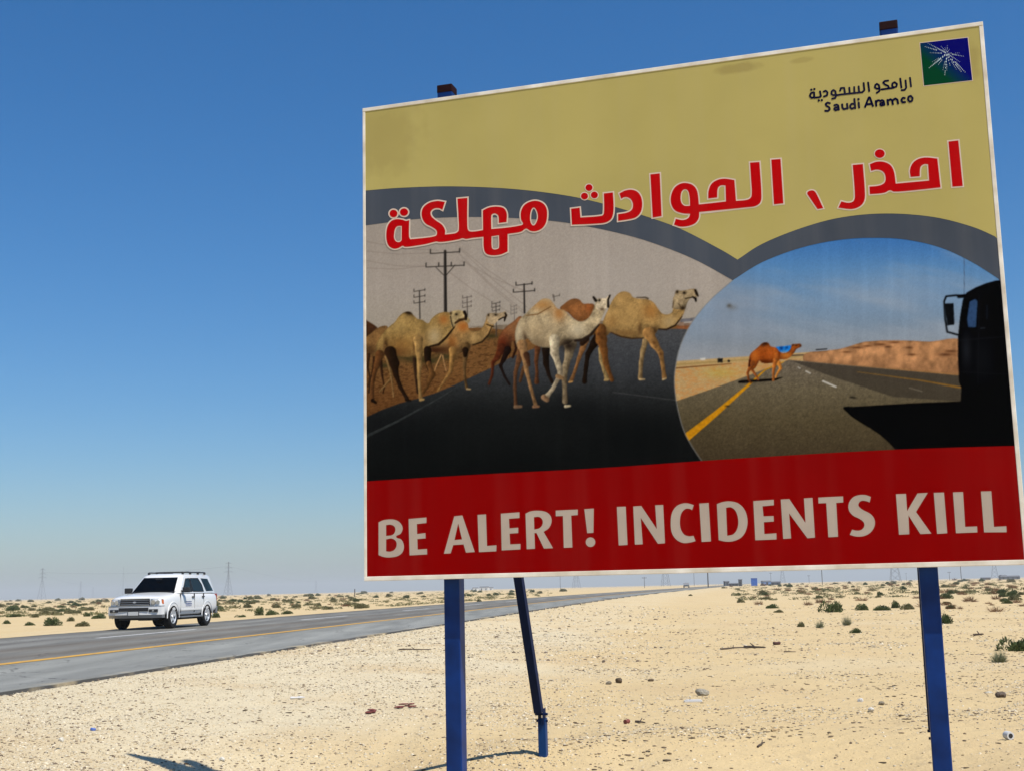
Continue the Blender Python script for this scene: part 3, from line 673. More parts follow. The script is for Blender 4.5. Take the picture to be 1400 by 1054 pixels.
def smask(pts, ws):
    xs = [p[0] for p in pts]; ys_ = [p[1] for p in pts]; mw = max(ws); w = sub(min(xs)-mw,min(ys_)-mw,max(xs)+mw,max(ys_)+mw)
    x, y = PX[w], PY[w]; a = np.zeros(x.shape); side = np.zeros(x.shape)
    for (x0,y0),(x1,y1),r0,r1 in zip(pts[:-1],pts[1:],ws[:-1],ws[1:]):
        dx,dy = x1-x0,y1-y0; L = dx*dx+dy*dy or 1e-9; t = np.clip(((x-x0)*dx+(y-y0)*dy)/L,0,1)
        d = np.hypot(x-x0-t*dx,y-y0-t*dy); r = (r0+(r1-r0)*t)/2
        q = np.clip(r-d+.5,0,1); side = np.where(q > a, (x-x0-t*dx)/np.maximum(r,.1), side); a = np.maximum(a,q)
    return w, a, side
def stroke(pts, ws, col, shade=.36, tex=.22):
    if np.isscalar(ws): ws = [ws]*len(pts)
    w, a, sd = smask(pts, ws); c = np.asarray(col,float)*(1-shade*np.clip(sd,-1,1))[...,None]*(1+tex*(wool[w]-.5)*2)[...,None]
    put(w, a, c); return w, a
def blob(cx, cy, rx, ry, col, al, win=None, m=None, ang=0):
    w = win if win is not None else sub(cx-2*rx,cy-2*ry,cx+2*rx,cy+2*ry)
    x, y = PX[w]-cx, PY[w]-cy; t = math.radians(ang); x, y = x*math.cos(t)+y*math.sin(t), -x*math.sin(t)+y*math.cos(t)
    g = np.exp(-((x/rx)**2+(y/ry)**2))*al
    put(w, g if m is None else g*m, col)
def T(pts, ox, oy, s): return [(ox+p[0]/s, oy+p[1]/s) for p in pts]
def grad(y0, y1, stops, y):
    t = np.clip((y-y0)/(y1-y0),0,1); ps = [s[0] for s in stops]
    return np.stack([np.interp(t,ps,[s[1][i] for s in stops]) for i in range(3)],-1)
ALL = (slice(None),slice(None)); one = np.ones(PX.shape)

# left picture: a herd crossing a desert road
put(ALL, one, grad(300,455,[(0,(150,138,124)),(.6,(153,141,127)),(1,(146,135,118))],PY)*(1+.10*(fine-.5))[...,None])
blob(560,330,90,60,(135,122,108),.35); blob(860,380,90,60,(160,150,138),.4)
sand = (PY > 452)
w,a = poly([(495,454),(560,452),(640,449),(700,446),(800,440),(990,436),(990,700),(495,700)],(104,72,40),0,False)
t = fbm(PX*.25,PY*.6,4); t2 = fbm(PX*.6+40,PY*.9,3)
m = np.clip((PY-448)/6,0,1)
put(ALL, m*np.clip((t-.5)*5,0,1)*.7, (64,42,22)); put(ALL, m*np.clip((t2-.58)*7,0,1)*.6, (132,92,52)); put(ALL, m*np.clip((PY-500)/50,0,1)*.35,(70,38,16))
poly([(640,447),(700,444),(950,436),(950,444),(700,452)],(112,98,80),.2,False)
for x,y,rx,ry in ((548,486,16,5),(570,492,20,5),(610,488,14,5),(525,500,14,4),(672,460,9,4),(655,463,8,3),(590,494,9,4)): blob(x,y,rx,ry,(44,44,24),.75)
poly([(928,438),(975,433),(975,452),(928,452)],(120,96,78),.2,False); poly([(925,437),(980,432),(980,438),(925,441)],(96,92,92),.2,False)
poly([(935,440.5),(955,439),(955,441.5),(935,442.5)],(150,140,130),0,False); poly([(925,446),(970,445),(970,452),(925,452)],(118,74,46),.2,False)
# road
road_pts = [(495,573),(520,561),(547,551),(570,545),(596,537),(620,527),(642,517),(672,503),(700,488),(760,466),(850,453),(925,450),(985,453),(1010,700),(495,700)]
w,a = pmask(road_pts)
put(w, a, grad(450,655,[(0,(68,68,68)),(.25,(54,55,56)),(.45,(36,37,36)),(.6,(24,25,24)),(1,(15,16,15))],PY[w])*(1+.28*(fine[w]-.5)+.25*(t[w]-.5))[...,None])
for x,y,rx,ry,al in ((560,600,60,30,.35),(700,640,60,30,.2),(870,600,70,35,.5),(780,560,60,20,.35),(640,560,40,16,.2)): blob(x,y,rx,ry,(10,11,11),al)
stroke([(640,520),(600,545),(545,575),(500,597)],[1,2,3,4],(44,46,44)); stroke([(838,536),(925,547)],[1,1.2],(58,58,56))
# power poles and wires
def pole(x, y0, y1, w, arms, sag=0, col=(42,38,34)):
    stroke([(x,y0),(x+.6,y1)],[w*.8,w],col,.5,0)
    for y,l,rr in arms:
        stroke([(x-l,y+1.2),(x+rr,y-1.2)],1.2 if w > 2 else .9,col,0,0)
        for dx in (-l,-l*.33,rr*.33,rr) if w > 3 and y > y0+5 else (-l,rr): stroke([(x+dx,y-dx*.03-4*(w/5+.3)),(x+dx,y-dx*.03)],1.5 if w > 2 else 1.,col,0,0)
wire = (122,110,98)
for a0,b0 in (((502,331),(600,343)),((502,344),(590,346)),((502,357),(583,365)),((502,367),(583,364)),((628,340),(720,420)),((625,345),(715,425)),((636,358),(720,432)),((600,362),(700,430)),((628,338),(705,395)),((632,357),(716,398))):
    stroke([a0,((a0[0]+b0[0])/2,(a0[1]+b0[1])/2+3),b0],.6,wire,0,0)
pole(608.5,344,428,4.6,[(346,20,20),(364.5,26,26)]); stroke([(596,366),(607,377)],.9,(42,38,34),0,0); stroke([(622,363),(610,377)],.9,(42,38,34),0,0)
pole(573.5,398,436,1.6,[(398,7.5,7.5),(406,7.5,7.5),(414,7.5,7.5)]); pole(638.5,406,434,1.5,[(407,6,6),(414,6,6),(420,6,6)],col=(78,70,62)); pole(678,415,460,1.4,[(415,5.5,5.5),(420,5.5,5.5),(425,5,5)],col=(62,56,50)); pole(702.5,419,440,1.2,[(419,4,4),(424,4,4),(429,4,4)],col=(105,96,86))
pole(716.5,389,428,2.6,[(389.5,11,11),(399,14.5,14.5)]); pole(757,404,412,1.6,[(405.5,1,8)],col=(80,72,64))

# the animals; a helper for a head with ear, eye and muzzle
def dark(pts, w=3, col=(22,16,10)): stroke(pts, w, col, .1, .1)
def body(P, col, tex):
    """an animal's outline: coat texture, darker towards the belly and round the edge"""
    P = spline(P, seg=4); w, a = pmask(P); y = PY[w]; ys_ = [p[1] for p in P]; y0, y1 = min(ys_), max(ys_)
    e = a.copy()
    for _ in range(5): e[1:-1,1:-1] = (e[1:-1,1:-1]*2+e[:-2,1:-1]+e[2:,1:-1]+e[1:-1,:-2]+e[1:-1,2:])/6
    big = (y1-y0) > 28
    sh = (1-.42*np.clip((y-y0)/(y1-y0)-.45,0,1)*big)*(1-.45*np.clip(1-e,0,1)*a*big)
    musc = fbm(PX[w]*.13+y0,PY[w]*.10,3)
    c = np.asarray(col,float)*(sh*(1+.55*(musc-.5)+tex*(wool[w]-.5)*1.5+tex*(fine[w]-.5)*2))[...,None]
    put(w, a, c); return w, a
K1 = (495,400,6.584); K2 = (590,410,8.104); K3 = (660,390,5.858); K4 = (770,380,6.59)
def st(K, pts, ws, col, **kw):
    P = T(pts,*K); W = [w/K[2] for w in ws]
    if len(P) > 3 and P[-1][1]-P[0][1] > 25:            # a leg: knobbly joints, darker shank
        Q, V_ = [P[0]], [W[0]]
        for i in range(1,len(P)):
            Q += [((P[i-1][0]+P[i][0])/2,(P[i-1][1]+P[i][1])/2), P[i]]; V_ += [(W[i-1]+W[i])/2*.88, W[i]*1.08]
        w, a = stroke(Q, V_, col, **kw); y0, y1 = P[0][1], P[-1][1]
        d = np.clip((PY[w]-y0)/(y1-y0),0,1); put(w, a*(.22*d+.25*np.clip(.25-d,0,1)/.25*.0+.30*np.clip(fbm(PX[w]*.3,PY[w]*.14,2)-.45,0,1)*2), (30,20,12)); return w, a
    return stroke(P, W, col, **kw)
def pl(K, pts, col, tex=.16): return body(T(pts,*K), col, tex)
def bl(K, x, y, rx, ry, col, al, wm=None, ang=0):
    if wm: blob(K[0]+x/K[2],K[1]+y/K[2],rx/K[2],ry/K[2],col,al,wm[0],wm[1],ang)
    else: blob(K[0]+x/K[2],K[1]+y/K[2],rx/K[2],ry/K[2],col,al,ang=ang)
# far left animals, partly cut by the frame
pl(K1,[(20,250),(60,265),(130,310),(140,330),(90,390),(20,420)],(58,36,20)); 
wm = pl(K1,[(20,420),(60,385),(130,330),(180,305),(230,310),(230,420),(180,600),(110,590),(60,540),(20,530)],(122,88,50)); bl(K1,70,520,60,50,(60,40,22),.7,wm)
for pts in ([(60,560),(50,680),(70,760),(55,840)],[(110,590),(100,700),(70,790),(60,900)],[(170,620),(180,740),(200,850),(190,900)]): st(K1,pts,[30,20,14,14],(48,30,16))
st(K1,[(225,580),(250,680),(265,770),(160,890)],[40,26,18,14],(120,92,54)); st(K1,[(265,760),(275,850),(285,935)],[16,12,14],(110,84,50))
# second animal (behind): body, neck, head, legs
wm = pl(K2,[(-60,480),(60,430),(200,390),(250,300),(300,250),(350,232),(400,265),(420,335),(480,350),(540,335),(580,280),(605,215),(615,170),(680,155),(690,200),(690,290),(660,350),(620,410),(560,468),(500,498),(440,505),(400,545),(300,600),(180,605),(60,590),(-60,560)],(142,110,66))
bl(K2,350,300,70,60,(150,84,34),.85,wm); bl(K2,230,470,60,90,(140,84,38),.7,wm); bl(K2,60,560,200,55,(52,28,14),.9,wm); bl(K2,390,540,60,55,(26,16,10),.9,wm); bl(K2,480,420,70,50,(160,130,82),.5,wm)
st(K2,[(455,505),(560,470),(630,390),(670,300)],[12,18,16,8],(40,28,16))
for pts,ws,c in (([(235,560),(225,690),(212,790),(140,900),(75,1005)],[85,52,40,26,24],(136,100,54)),([(385,520),(372,620),(365,760),(372,880),(390,970)],[95,60,34,28,32],(88,66,38)),([(110,610),(60,720),(35,790)],[14,12,10],(150,112,70)),([(125,620),(150,740),(165,790)],[12,10,10],(150,112,70))): st(K2,pts,ws,c)
st(K2,[(396,985),(433,990)],[22,12],(150,124,84)); st(K2,[(375,560),(372,620)],[70,40],(30,20,12))
pl(K2,[(612,190),(625,165),(690,150),(740,150),(790,140),(815,132),(838,160),(842,190),(815,200),(770,205),(730,240),(700,270),(660,275),(625,250)],(150,128,96)); 
bl(K2,632,172,12,16,(24,16,10),1); bl(K2,712,170,15,13,(16,12,8),1); dark(T([(745,225),(790,200),(815,195)],*K2),1.6); st(K2,[(815,150),(828,175),(812,215),(808,240)],[16,22,22,12],(26,18,12)); dark(T([(612,275),(650,290),(690,300)],*K2),1.4)
# first large animal
wm = pl(K1,[(118,560),(128,480),(160,410),(205,350),(250,305),(295,270),(335,215),(385,180),(435,178),(462,205),(500,240),(545,250),(595,280),(625,240),(680,195),(745,178),(805,190),(845,250),(840,310),(800,370),(750,430),(700,468),(640,485),(600,500),(590,560),(540,575),(480,565),(430,582),(370,582),(300,568),(240,530),(205,470),(195,560),(190,600),(125,620)],(136,108,62))
bl(K1,415,180,50,24,(28,18,10),1,wm,20); bl(K1,360,480,160,90,(134,92,44),.6,wm); bl(K1,300,545,120,45,(84,52,26),.7,wm); bl(K1,560,300,60,60,(112,88,48),.6,wm); bl(K1,735,245,45,45,(146,86,38),.8,wm); bl(K1,650,400,60,80,(164,142,104),.8,wm); bl(K1,150,590,30,50,(60,38,20),.8,wm); bl(K1,215,480,18,70,(48,30,16),.85,wm); bl(K1,520,440,50,60,(142,108,66),.6,wm); bl(K1,470,480,14,70,(70,46,24),.7,wm); bl(K1,330,300,80,60,(150,122,72),.5,wm)
st(K1,[(610,488),(690,470),(760,405),(830,315)],[14,22,20,12],(38,26,14))
for pts,ws,c in (([(160,560),(135,650),(108,740),(92,850),(95,960)],[80,55,34,30,32],(86,54,28)),([(255,540),(290,640),(305,740),(345,850),(405,955)],[110,90,50,36,34],(34,22,12)),([(590,520),(590,600),(610,690)],[70,60,46],(30,20,12)),([(470,600),(480,720),(500,900)],[34,26,22],(44,30,18)),([(600,640),(635,740),(580,850),(550,900)],[44,50,34,28],(92,62,32)),
   ([(505,430),(515,540),(520,660),(512,760),(520,860),(528,945)],[90,64,44,30,28,34],(140,108,62))): st(K1,pts,ws,c)
st(K1,[(527,965),(557,960)],[25,15],(146,116,70)); st(K1,[(95,970),(125,990)],[34,22],(22,15,9)); dark(T([(395,965),(435,970)],*K1),3)
pl(K2,[(205,150),(240,125),(300,118),(350,128),(388,150),(402,195),(428,232),(405,262),(375,240),(330,232),(290,252),(255,295),(235,312),(212,262)],(150,128,88)); bl(K2,215,155,10,18,(28,18,10),1); bl(K2,275,165,16,13,(16,12,8),1); st(K2,[(365,140),(382,175),(378,215)],[36,30,34],(26,18,12)); st(K2,[(262,262),(310,228),(370,215)],[20,30,26],(54,36,20)); dark(T([(212,185),(220,250),(240,305)],*K2),1.2)
# dark animal behind the pale one
wm = pl(K3,[(122,440),(150,380),(190,335),(250,290),(305,250),(330,300),(320,420),(300,480),(260,460),(235,450),(225,520),(190,560),(130,540)],(112,70,42)); bl(K3,160,480,45,70,(78,28,14),.9,wm); bl(K3,205,520,28,60,(28,16,10),.9,wm); bl(K3,250,340,50,50,(128,92,58),.6,wm)
for pts,ws,c in (([(150,500),(118,580),(82,620),(76,720),(52,790)],[70,45,28,20,20],(76,36,20)),([(200,520),(165,600),(142,645),(175,730),(215,795)],[60,36,26,18,16],(26,16,12)),([(262,460),(268,510),(240,580)],[26,22,18],(44,26,16)),([(440,510),(428,610),(435,700),(432,775)],[50,30,24,36],(82,50,30)),([(505,520),(508,630),(530,720),(555,775)],[66,46,28,26],(26,18,12)),([(330,660),(300,770)],[30,22],(70,46,28))): st(K3,pts,ws,c)
wm = pl(K3,[(620,190),(650,155),(690,125),(730,110),(775,118),(805,150),(850,150),(892,158),(888,210),(850,290),(790,300),(730,270),(680,220)],(124,78,42)); bl(K3,720,130,50,24,(110,72,40),.8,wm); bl(K3,850,180,30,40,(128,66,32),.6,wm)
for pts,ws,c in (([(825,440),(800,510),(770,590),(745,670),(712,760)],[60,44,30,24,30],(120,82,48)),([(830,430),(795,470)],[50,40],(40,26,16))): st(K3,pts,ws,c)
# right-hand animal
for pts,ws,c in (([(335,500),(280,590),(222,690),(208,790),(192,935)],[100,70,44,38,40],(24,16,10)),([(330,640),(345,740),(370,830),(395,910)],[30,40,36,40],(136,112,70)),([(745,560),(718,660),(702,770),(695,900)],[60,46,38,40],(132,108,72))): st(K4,pts,ws,c)
wm = pl(K4,[(350,440),(365,380),(400,300),(445,205),(495,145),(545,125),(600,140),(630,178),(690,190),(760,195),(815,225),(855,280),(895,325),(950,330),(985,305),(990,225),(1003,170),(1080,190),(1100,250),(1088,320),(1045,400),(985,450),(915,472),(862,462),(835,500),(780,540),(720,545),(600,550),(500,530),(430,490),(400,520),(340,520)],(150,118,70))
bl(K4,560,300,150,130,(156,122,72),.5,wm); bl(K4,790,300,75,75,(146,96,46),.7,wm); bl(K4,430,400,60,60,(152,110,60),.5,wm); bl(K4,560,500,140,30,(112,82,46),.8,wm); bl(K4,820,480,50,40,(48,32,18),.8,wm); bl(K4,960,400,70,60,(158,134,94),.7,wm); bl(K4,550,160,70,35,(146,112,66),.6,wm); bl(K4,690,460,16,60,(70,46,26),.6,wm); bl(K4,375,500,30,50,(52,34,18),.8,wm)
st(K4,[(862,464),(930,468),(1010,430),(1070,350)],[12,16,14,8],(40,28,18)); st(K4,[(430,495),(520,532),(620,548),(720,545)],[8,12,12,10],(52,36,20)); st(K4,[(660,180),(735,178),(765,188)],[6,10,12],(52,40,28))
for pts,ws,c in (([(335,470),(345,560),(370,660),(385,770),(440,920)],[110,100,64,50,34],(108,68,32)),([(770,500),(825,600),(880,680),(898,790),(912,895)],[110,72,48,36,40],(138,100,56))): st(K4,pts,ws,c)
for x,y in ((320,510),(350,540),(820,590),(880,690)): bl(K4,x,y,18,16,(60,36,18),.7)
st(K4,[(692,915),(734,915)],[18,12],(158,132,92)); st(K4,[(901,915),(928,905)],[20,12],(158,132,92)); st(K4,[(378,920),(410,915)],[22,14],(136,110,68)); st(K4,[(56,938),(83,935)],[20,14],(150,112,66))
pl(K4,[(1003,160),(1020,115),(1060,118),(1110,112),(1150,102),(1195,105),(1218,160),(1195,178),(1150,185),(1120,225),(1095,285),(1060,285),(1000,280),(985,240)],(152,130,96)); bl(K4,1028,130,13,14,(20,14,9),1); bl(K4,1092,138,17,14,(14,10,7),1); st(K4,[(1190,115),(1205,150),(1215,168)],[22,24,12],(26,18,12)); st(K4,[(1168,175),(1192,190),(1196,212)],[14,22,16],(18,12,8)); dark(T([(1100,190),(1160,178)],*K4),1.3); bl(K4,1075,275,24,20,(30,20,12),.9); dark(T([(995,215),(985,270)],*K4),1.0,(70,54,36)); dark(T([(1040,235),(1075,290)],*K4),1.0,(60,46,30))
# pale animal in front
for pts,ws,c in (([(305,520),(290,600),(262,700),(258,820),(265,965)],[60,44,30,26,28],(84,56,36)),([(700,480),(690,560),(665,650),(655,760),(660,930)],[110,64,52,38,40],(120,104,78))): st(K3,pts,ws,c)
wm = pl(K3,[(258,400),(268,340),(300,270),(340,235),(385,190),(430,150),(480,112),(530,112),(565,145),(600,190),(650,200),(710,260),(760,290),(810,288),(855,255),(888,190),(905,145),(960,120),(985,180),(965,240),(920,330),(865,400),(800,445),(740,440),(690,470),(620,490),(600,520),(545,505),(470,498),(400,470),(350,430),(335,500),(300,520),(270,480)],(160,140,106))
bl(K3,480,160,90,50,(156,110,60),.85,wm); bl(K3,610,230,50,60,(150,98,50),.85,wm); bl(K3,420,370,120,90,(160,136,100),.5,wm); bl(K3,440,470,110,35,(112,92,66),.7,wm); bl(K3,345,430,16,60,(60,44,30),.85,wm,-20); bl(K3,700,460,60,35,(34,26,18),.9,wm); bl(K3,640,480,40,40,(60,46,32),.7,wm); bl(K3,760,360,70,60,(178,164,136),.6,wm); bl(K3,290,370,30,70,(176,158,126),.6,wm); bl(K3,560,330,40,80,(160,138,104),.5,wm)
st(K3,[(740,446),(800,440),(865,400),(930,320)],[20,26,24,12],(40,30,22)); dark(T([(350,245),(440,235),(545,175)],*K3),1.2,(96,66,36))
for pts,ws,c in (([(315,480),(335,560),(350,680),(385,820),(425,960)],[84,56,34,26,28],(134,100,64)),([(575,440),(575,540),(610,650),(622,715),(560,830),(505,900)],[90,66,44,40,30,46],(168,152,122))): st(K3,pts,ws,c)
st(K3,[(350,560),(370,640)],[50,26],(60,38,24)); st(K3,[(490,895),(515,915)],[46,40],(110,84,60)); st(K3,[(665,968),(702,965)],[25,14],(164,148,116)); st(K3,[(262,972),(310,970)],[30,20],(96,74,54)); st(K3,[(410,970),(450,970)],[26,18],(110,80,56)); st(K3,[(600,730),(640,745)],[36,30],(120,92,62)); bl(K3,690,490,50,40,(30,22,16),.9)
pl(K3,[(900,150),(908,118),(945,108),(985,108),(1005,90),(1022,90),(1012,130),(1008,170),(985,195),(950,205),(915,195)],(170,152,122)); st(K3,[(888,100),(905,125)],[18,24],(24,18,12)); bl(K3,936,123,9,11,(16,12,9),1); st(K3,[(1018,85),(1004,120),(1005,175)],[14,16,20],(28,22,16)); bl(K3,955,195,22,12,(60,44,30),.8)

# right picture: one animal on a highway, a lorry at the edge
cpoly = opens(circ, 8) + [(975,700),(1420,700),(1420,300),(1001.8,300)]
ins = inside(PX, PY, [(x,y) for x,y in cpoly]).astype(float)
soft = ins.copy(); soft[1:-1,1:-1] = (ins[1:-1,1:-1]*4+ins[:-2,1:-1]+ins[2:,1:-1]+ins[1:-1,:-2]+ins[1:-1,2:])/8
LEFT = IMG.copy()
IMG[:] = grad(325,495,[(0,(58,104,156)),(.25,(80,122,162)),(.5,(104,130,154)),(.8,(120,130,138)),(1,(134,132,128))],PY)*(1+.06*(fine-.5))[...,None]
cl = fbm(PX*.006+2,PY*.03-PX*.006,5); put(ALL, np.clip((cl-.40)*3.2,0,1)*.6, (142,148,154)); blob(1230,395,110,30,(140,150,160),.35); blob(1000,425,50,60,(124,128,134),.4)
hz = 494.3-(PX-923)*.068
put(ALL, np.clip(PY-hz+.5,0,1), np.array((168,138,92))*(1+.2*(t2-.5))[...,None])
put(ALL, np.clip(PY-hz-7,0,1)*np.clip((t-.35)*2,0,1), (176,120,66)); put(ALL, np.clip(PY-hz-3,0,1)*np.clip((hz+7-PY)/3,0,1)*.5, (120,100,50)); blob(985,510,25,8,(160,150,60),.4)
R3 = (900,280,2.8)
stroke([(925,503.5),(1000,497.5)],[1.6,1],(92,58,30),0,0)
w,a = pl(R3,[(560,572),(640,560),(700,552),(740,540),(790,526),(860,521),(950,521),(1040,525),(1170,526),(1170,655),(1000,640),(560,600)],(164,116,76),.04)
for x,y,rx,ry in ((760,548,26,4),(850,536,24,5),(905,528,22,4),(960,548,14,4),(880,545,14,4),(970,575,18,4),(800,542,16,3),(1100,575,30,6),(1120,562,24,5),(720,565,16,3)): blob(900+x/2.8,280+y/2.8,rx/2.8,ry/2.8,(72,42,24),.8)
poly(T([(505,596),(1160,648),(1160,660),(505,599)],*R3),(140,100,60),.1,False)
w,a = pmask(T([(500,594),(1160,655),(1500,700),(1500,1100),(60,1100),(20,790),(65,752),(200,706),(340,656)],*R3))
put(w, a, grad(492,630,[(0,(96,86,72)),(.3,(92,82,62)),(.6,(76,66,46)),(1,(60,50,34))],PY[w])*(1+.34*(fine[w]-.5)+.2*(wool[w]-.5))[...,None])
w,a = pmask(T([(510,598),(1160,655),(1160,752),(900,735),(640,650)],*R3)); put(w, a*.7, (52,46,38))
stroke(T([(480,602),(410,632),(345,690),(225,795),(105,892)],*R3),[1,1.6,3.4,7,11],(178,120,20),0,.12)
stroke(T([(760,640),(1000,672),(1160,700)],*R3),[.7,1.6,2.6],(120,86,36),0,.1); 
for x0,y0,x1,y1,ww in ((630,675,680,697,2.0),(565,637,582,646,1.4),(535,622,543,627,1.1),(960,700,1010,714,1)): stroke(T([(x0,y0),(x1,y1)],*R3),ww,(186,180,166) if x0 < 900 else (110,100,84),0,0)
for x,y in ((750,738),(265,770),(740,736)): blob(900+x/2.8,280+y/2.8,3,1.2,(20,18,14),.9)
for x,y,ww,hh in ((237,597,10,8),(270,599,5,4)): poly(T([(x-ww,y-hh),(x+ww,y-hh),(x+ww,y+hh),(x-ww,y+hh)],*R3),(30,28,24),0,False)
poly(T([(160,588),(180,587),(180,596),(160,596)],*R3),(186,180,168),0,False); stroke(T([(605,556),(645,553)],*R3),1.6,(36,34,34),0,0); stroke(T([(510,578),(555,576)],*R3),1.6,(66,52,44),0,0)
blob(900+272/2.8,280+388/2.8,3.2,2.6,(70,62,50),.75); blob(900+285/2.8,280+395/2.8,6,4,(96,92,84),.4)
# that animal
K5 = (1000,440,10.54)
w,a = pl(K5,[(95,868),(200,840),(420,830),(620,815),(740,800),(700,820),(620,850),(300,872),(170,885)],(18,14,10))
pl(K5,[(640,375),(690,360),(740,358),(800,350),(865,350),(860,400),(800,440),(740,440),(690,430)],(24,104,176)); bl(K5,720,385,24,24,(10,30,80),.8); bl(K5,800,380,16,16,(10,30,80),.7); bl(K5,770,430,50,14,(110,150,170),.6)
for pts,ws,c in (([(350,570),(295,690),(350,770),(388,832)],[90,40,30,26],(124,66,28)),([(680,590),(712,670),(665,740),(640,800)],[60,40,28,26],(168,104,42))): st(K5,pts,ws,c)
wm = pl(K5,[(255,600),(262,500),(290,450),(350,400),(400,355),(440,318),(490,298),(540,318),(562,355),(650,382),(690,430),(740,455),(800,445),(850,400),(872,335),(930,325),(990,322),(1010,350),(985,375),(945,392),(915,420),(890,465),(830,522),(760,546),(700,546),(660,580),(600,592),(520,602),(440,594),(390,560),(370,620),(330,680),(270,660)],(146,72,24))
bl(K5,480,320,70,40,(48,24,10),.95,wm,-15); bl(K5,480,580,130,40,(66,26,10),.85,wm); bl(K5,450,480,120,70,(140,62,20),.5,wm); bl(K5,340,500,50,80,(176,98,34),.6,wm); bl(K5,640,500,30,60,(172,96,36),.6,wm); bl(K5,690,460,16,70,(70,28,12),.8,wm); bl(K5,790,490,70,40,(178,112,44),.7,wm); bl(K5,268,560,16,60,(70,30,14),.8,wm)
for pts,ws,c in (([(300,600),(262,680),(232,735),(248,830),(280,876)],[80,48,34,28,24],(134,70,28)),([(635,560),(618,640),(605,720),(605,840)],[70,50,34,34],(158,88,36)),([(262,560),(255,640)],[24,30],(56,24,12))): st(K5,pts,ws,c)
bl(K5,888,340,16,12,(40,18,8),.9); bl(K5,935,347,16,12,(30,14,8),.9); bl(K5,992,348,16,18,(60,30,16),.9); dark(T([(900,450),(930,395)],*K5),.8,(70,34,14))
# lorry and its shadow
pl(R3,[(708,780),(760,772),(850,766),(1000,758),(1160,752),(1600,752),(1600,1000),(960,1000),(912,940),(850,880)],(5,5,5),0)
poly(T([(1158,760),(1160,700),(1152,680),(1147,600),(1147,510),(1155,430),(1166,365),(1180,338),(1215,318),(1255,302),(1295,291),(1500,270),(1500,1000),(1158,1000)],*R3),(6,6,7),0,False)
poly(T([(1192,372),(1212,362),(1222,370),(1216,470),(1186,470),(1182,440)],*R3),(44,66,96),.1,False); poly(T([(1255,385),(1262,385),(1262,440),(1255,440)],*R3),(20,24,30),0,False); bl(R3,1180,560,18,60,(30,32,36),.8); bl(R3,1240,600,40,80,(16,17,19),.8); stroke(T([(1150,520),(1340,505)],*R3),1.2,(24,25,28),0,0); stroke(T([(1228,345),(1224,690)],*R3),.9,(22,23,26),0,0); poly(T([(1232,470),(1252,469),(1252,476),(1232,477)],*R3),(34,36,40),0,False); stroke(T([(1160,640),(1345,650)],*R3),1.4,(20,20,22),0,0); poly(T([(1104,390),(1124,389),(1127,450),(1110,452)],*R3),(34,40,48),.1,False)
stroke(T([(1175,350),(1140,348),(1102,352),(1094,372),(1098,440),(1106,488),(1150,500)],*R3),2.4,(8,9,10),0,0); poly(T([(1098,380),(1130,378),(1134,460),(1106,464)],*R3),(12,13,15),0,False); stroke(T([(1171,205),(1171,345)],*R3),.7,(60,70,84),0,0); stroke(T([(1150,352),(1185,350)],*R3),5,(8,8,9),0,0)
IMG = LEFT*(1-soft[...,None])+IMG*soft[...,None]
gl = stroke  # (thin pale print edge between the pictures)
P = opens(circ,4); stroke(P,[1.0]*len(P),(120,118,112),0,0)
for _ in range(1):                                   # the print is a little soft
    B = IMG.copy(); B[1:-1,1:-1] = (IMG[1:-1,1:-1]*4+IMG[:-2,1:-1]+IMG[2:,1:-1]+IMG[1:-1,:-2]+IMG[1:-1,2:])/8; IMG = B
streak = fbm(PX*.11,PY*.008,4)
IMG = IMG*(1+.06*(fine-.5)+.05*(streak-.5))[...,None]*1.02+np.clip(streak-.5,0,1)[...,None]*6
IMG = np.clip(IMG,0,255)/255.
IMG = np.clip(IMG*1.05-.03+.06*IMG*(1-IMG),0,1)
LINI = np.where(IMG <= .04045, IMG/12.92, ((IMG+.055)/1.055)**2.4)/np.array(PL)
LINI = np.clip(LINI,0.001,.9)
pic_m = mat('picture_ink', (.3,.3,.3), .6, spec=.02)
at_ = N(pic_m,'ShaderNodeAttribute'); at_.attribute_name = 'Col'; Lk(pic_m, at_.outputs['Color'], pic_m.node_tree.nodes['Principled BSDF'].inputs['Base Color'])
H_n, W_n = UU.shape; idx = np.arange(H_n*W_n).reshape(H_n,W_n)
Fp = np.stack([idx[:-1,:-1],idx[:-1,1:],idx[1:,1:],idx[1:,:-1]],-1)
Vp = np.stack([UU,np.full_like(UU,-.00125),FZ+VV],-1).reshape(-1,3)
# the grid is cut into the two pictures along the printed circle (cells by their middle)
mid = (ins[:-1,:-1]+ins[1:,1:]) > 1
def sub_mesh(name, sel, label):
    Fs = Fp[sel]; us, inv = np.unique(Fs, return_inverse=True)
    o = mk_np(name, Vp[us], inv.reshape(-1,4), pic_m, board, colors=LINI.reshape(-1,3)[us]); o['label'] = label; return o
sub_mesh('picture', ~mid, 'printed picture of camels crossing a dark road under power poles')
sub_mesh('picture', mid, 'printed picture of one brown camel on a highway beside a black lorry')

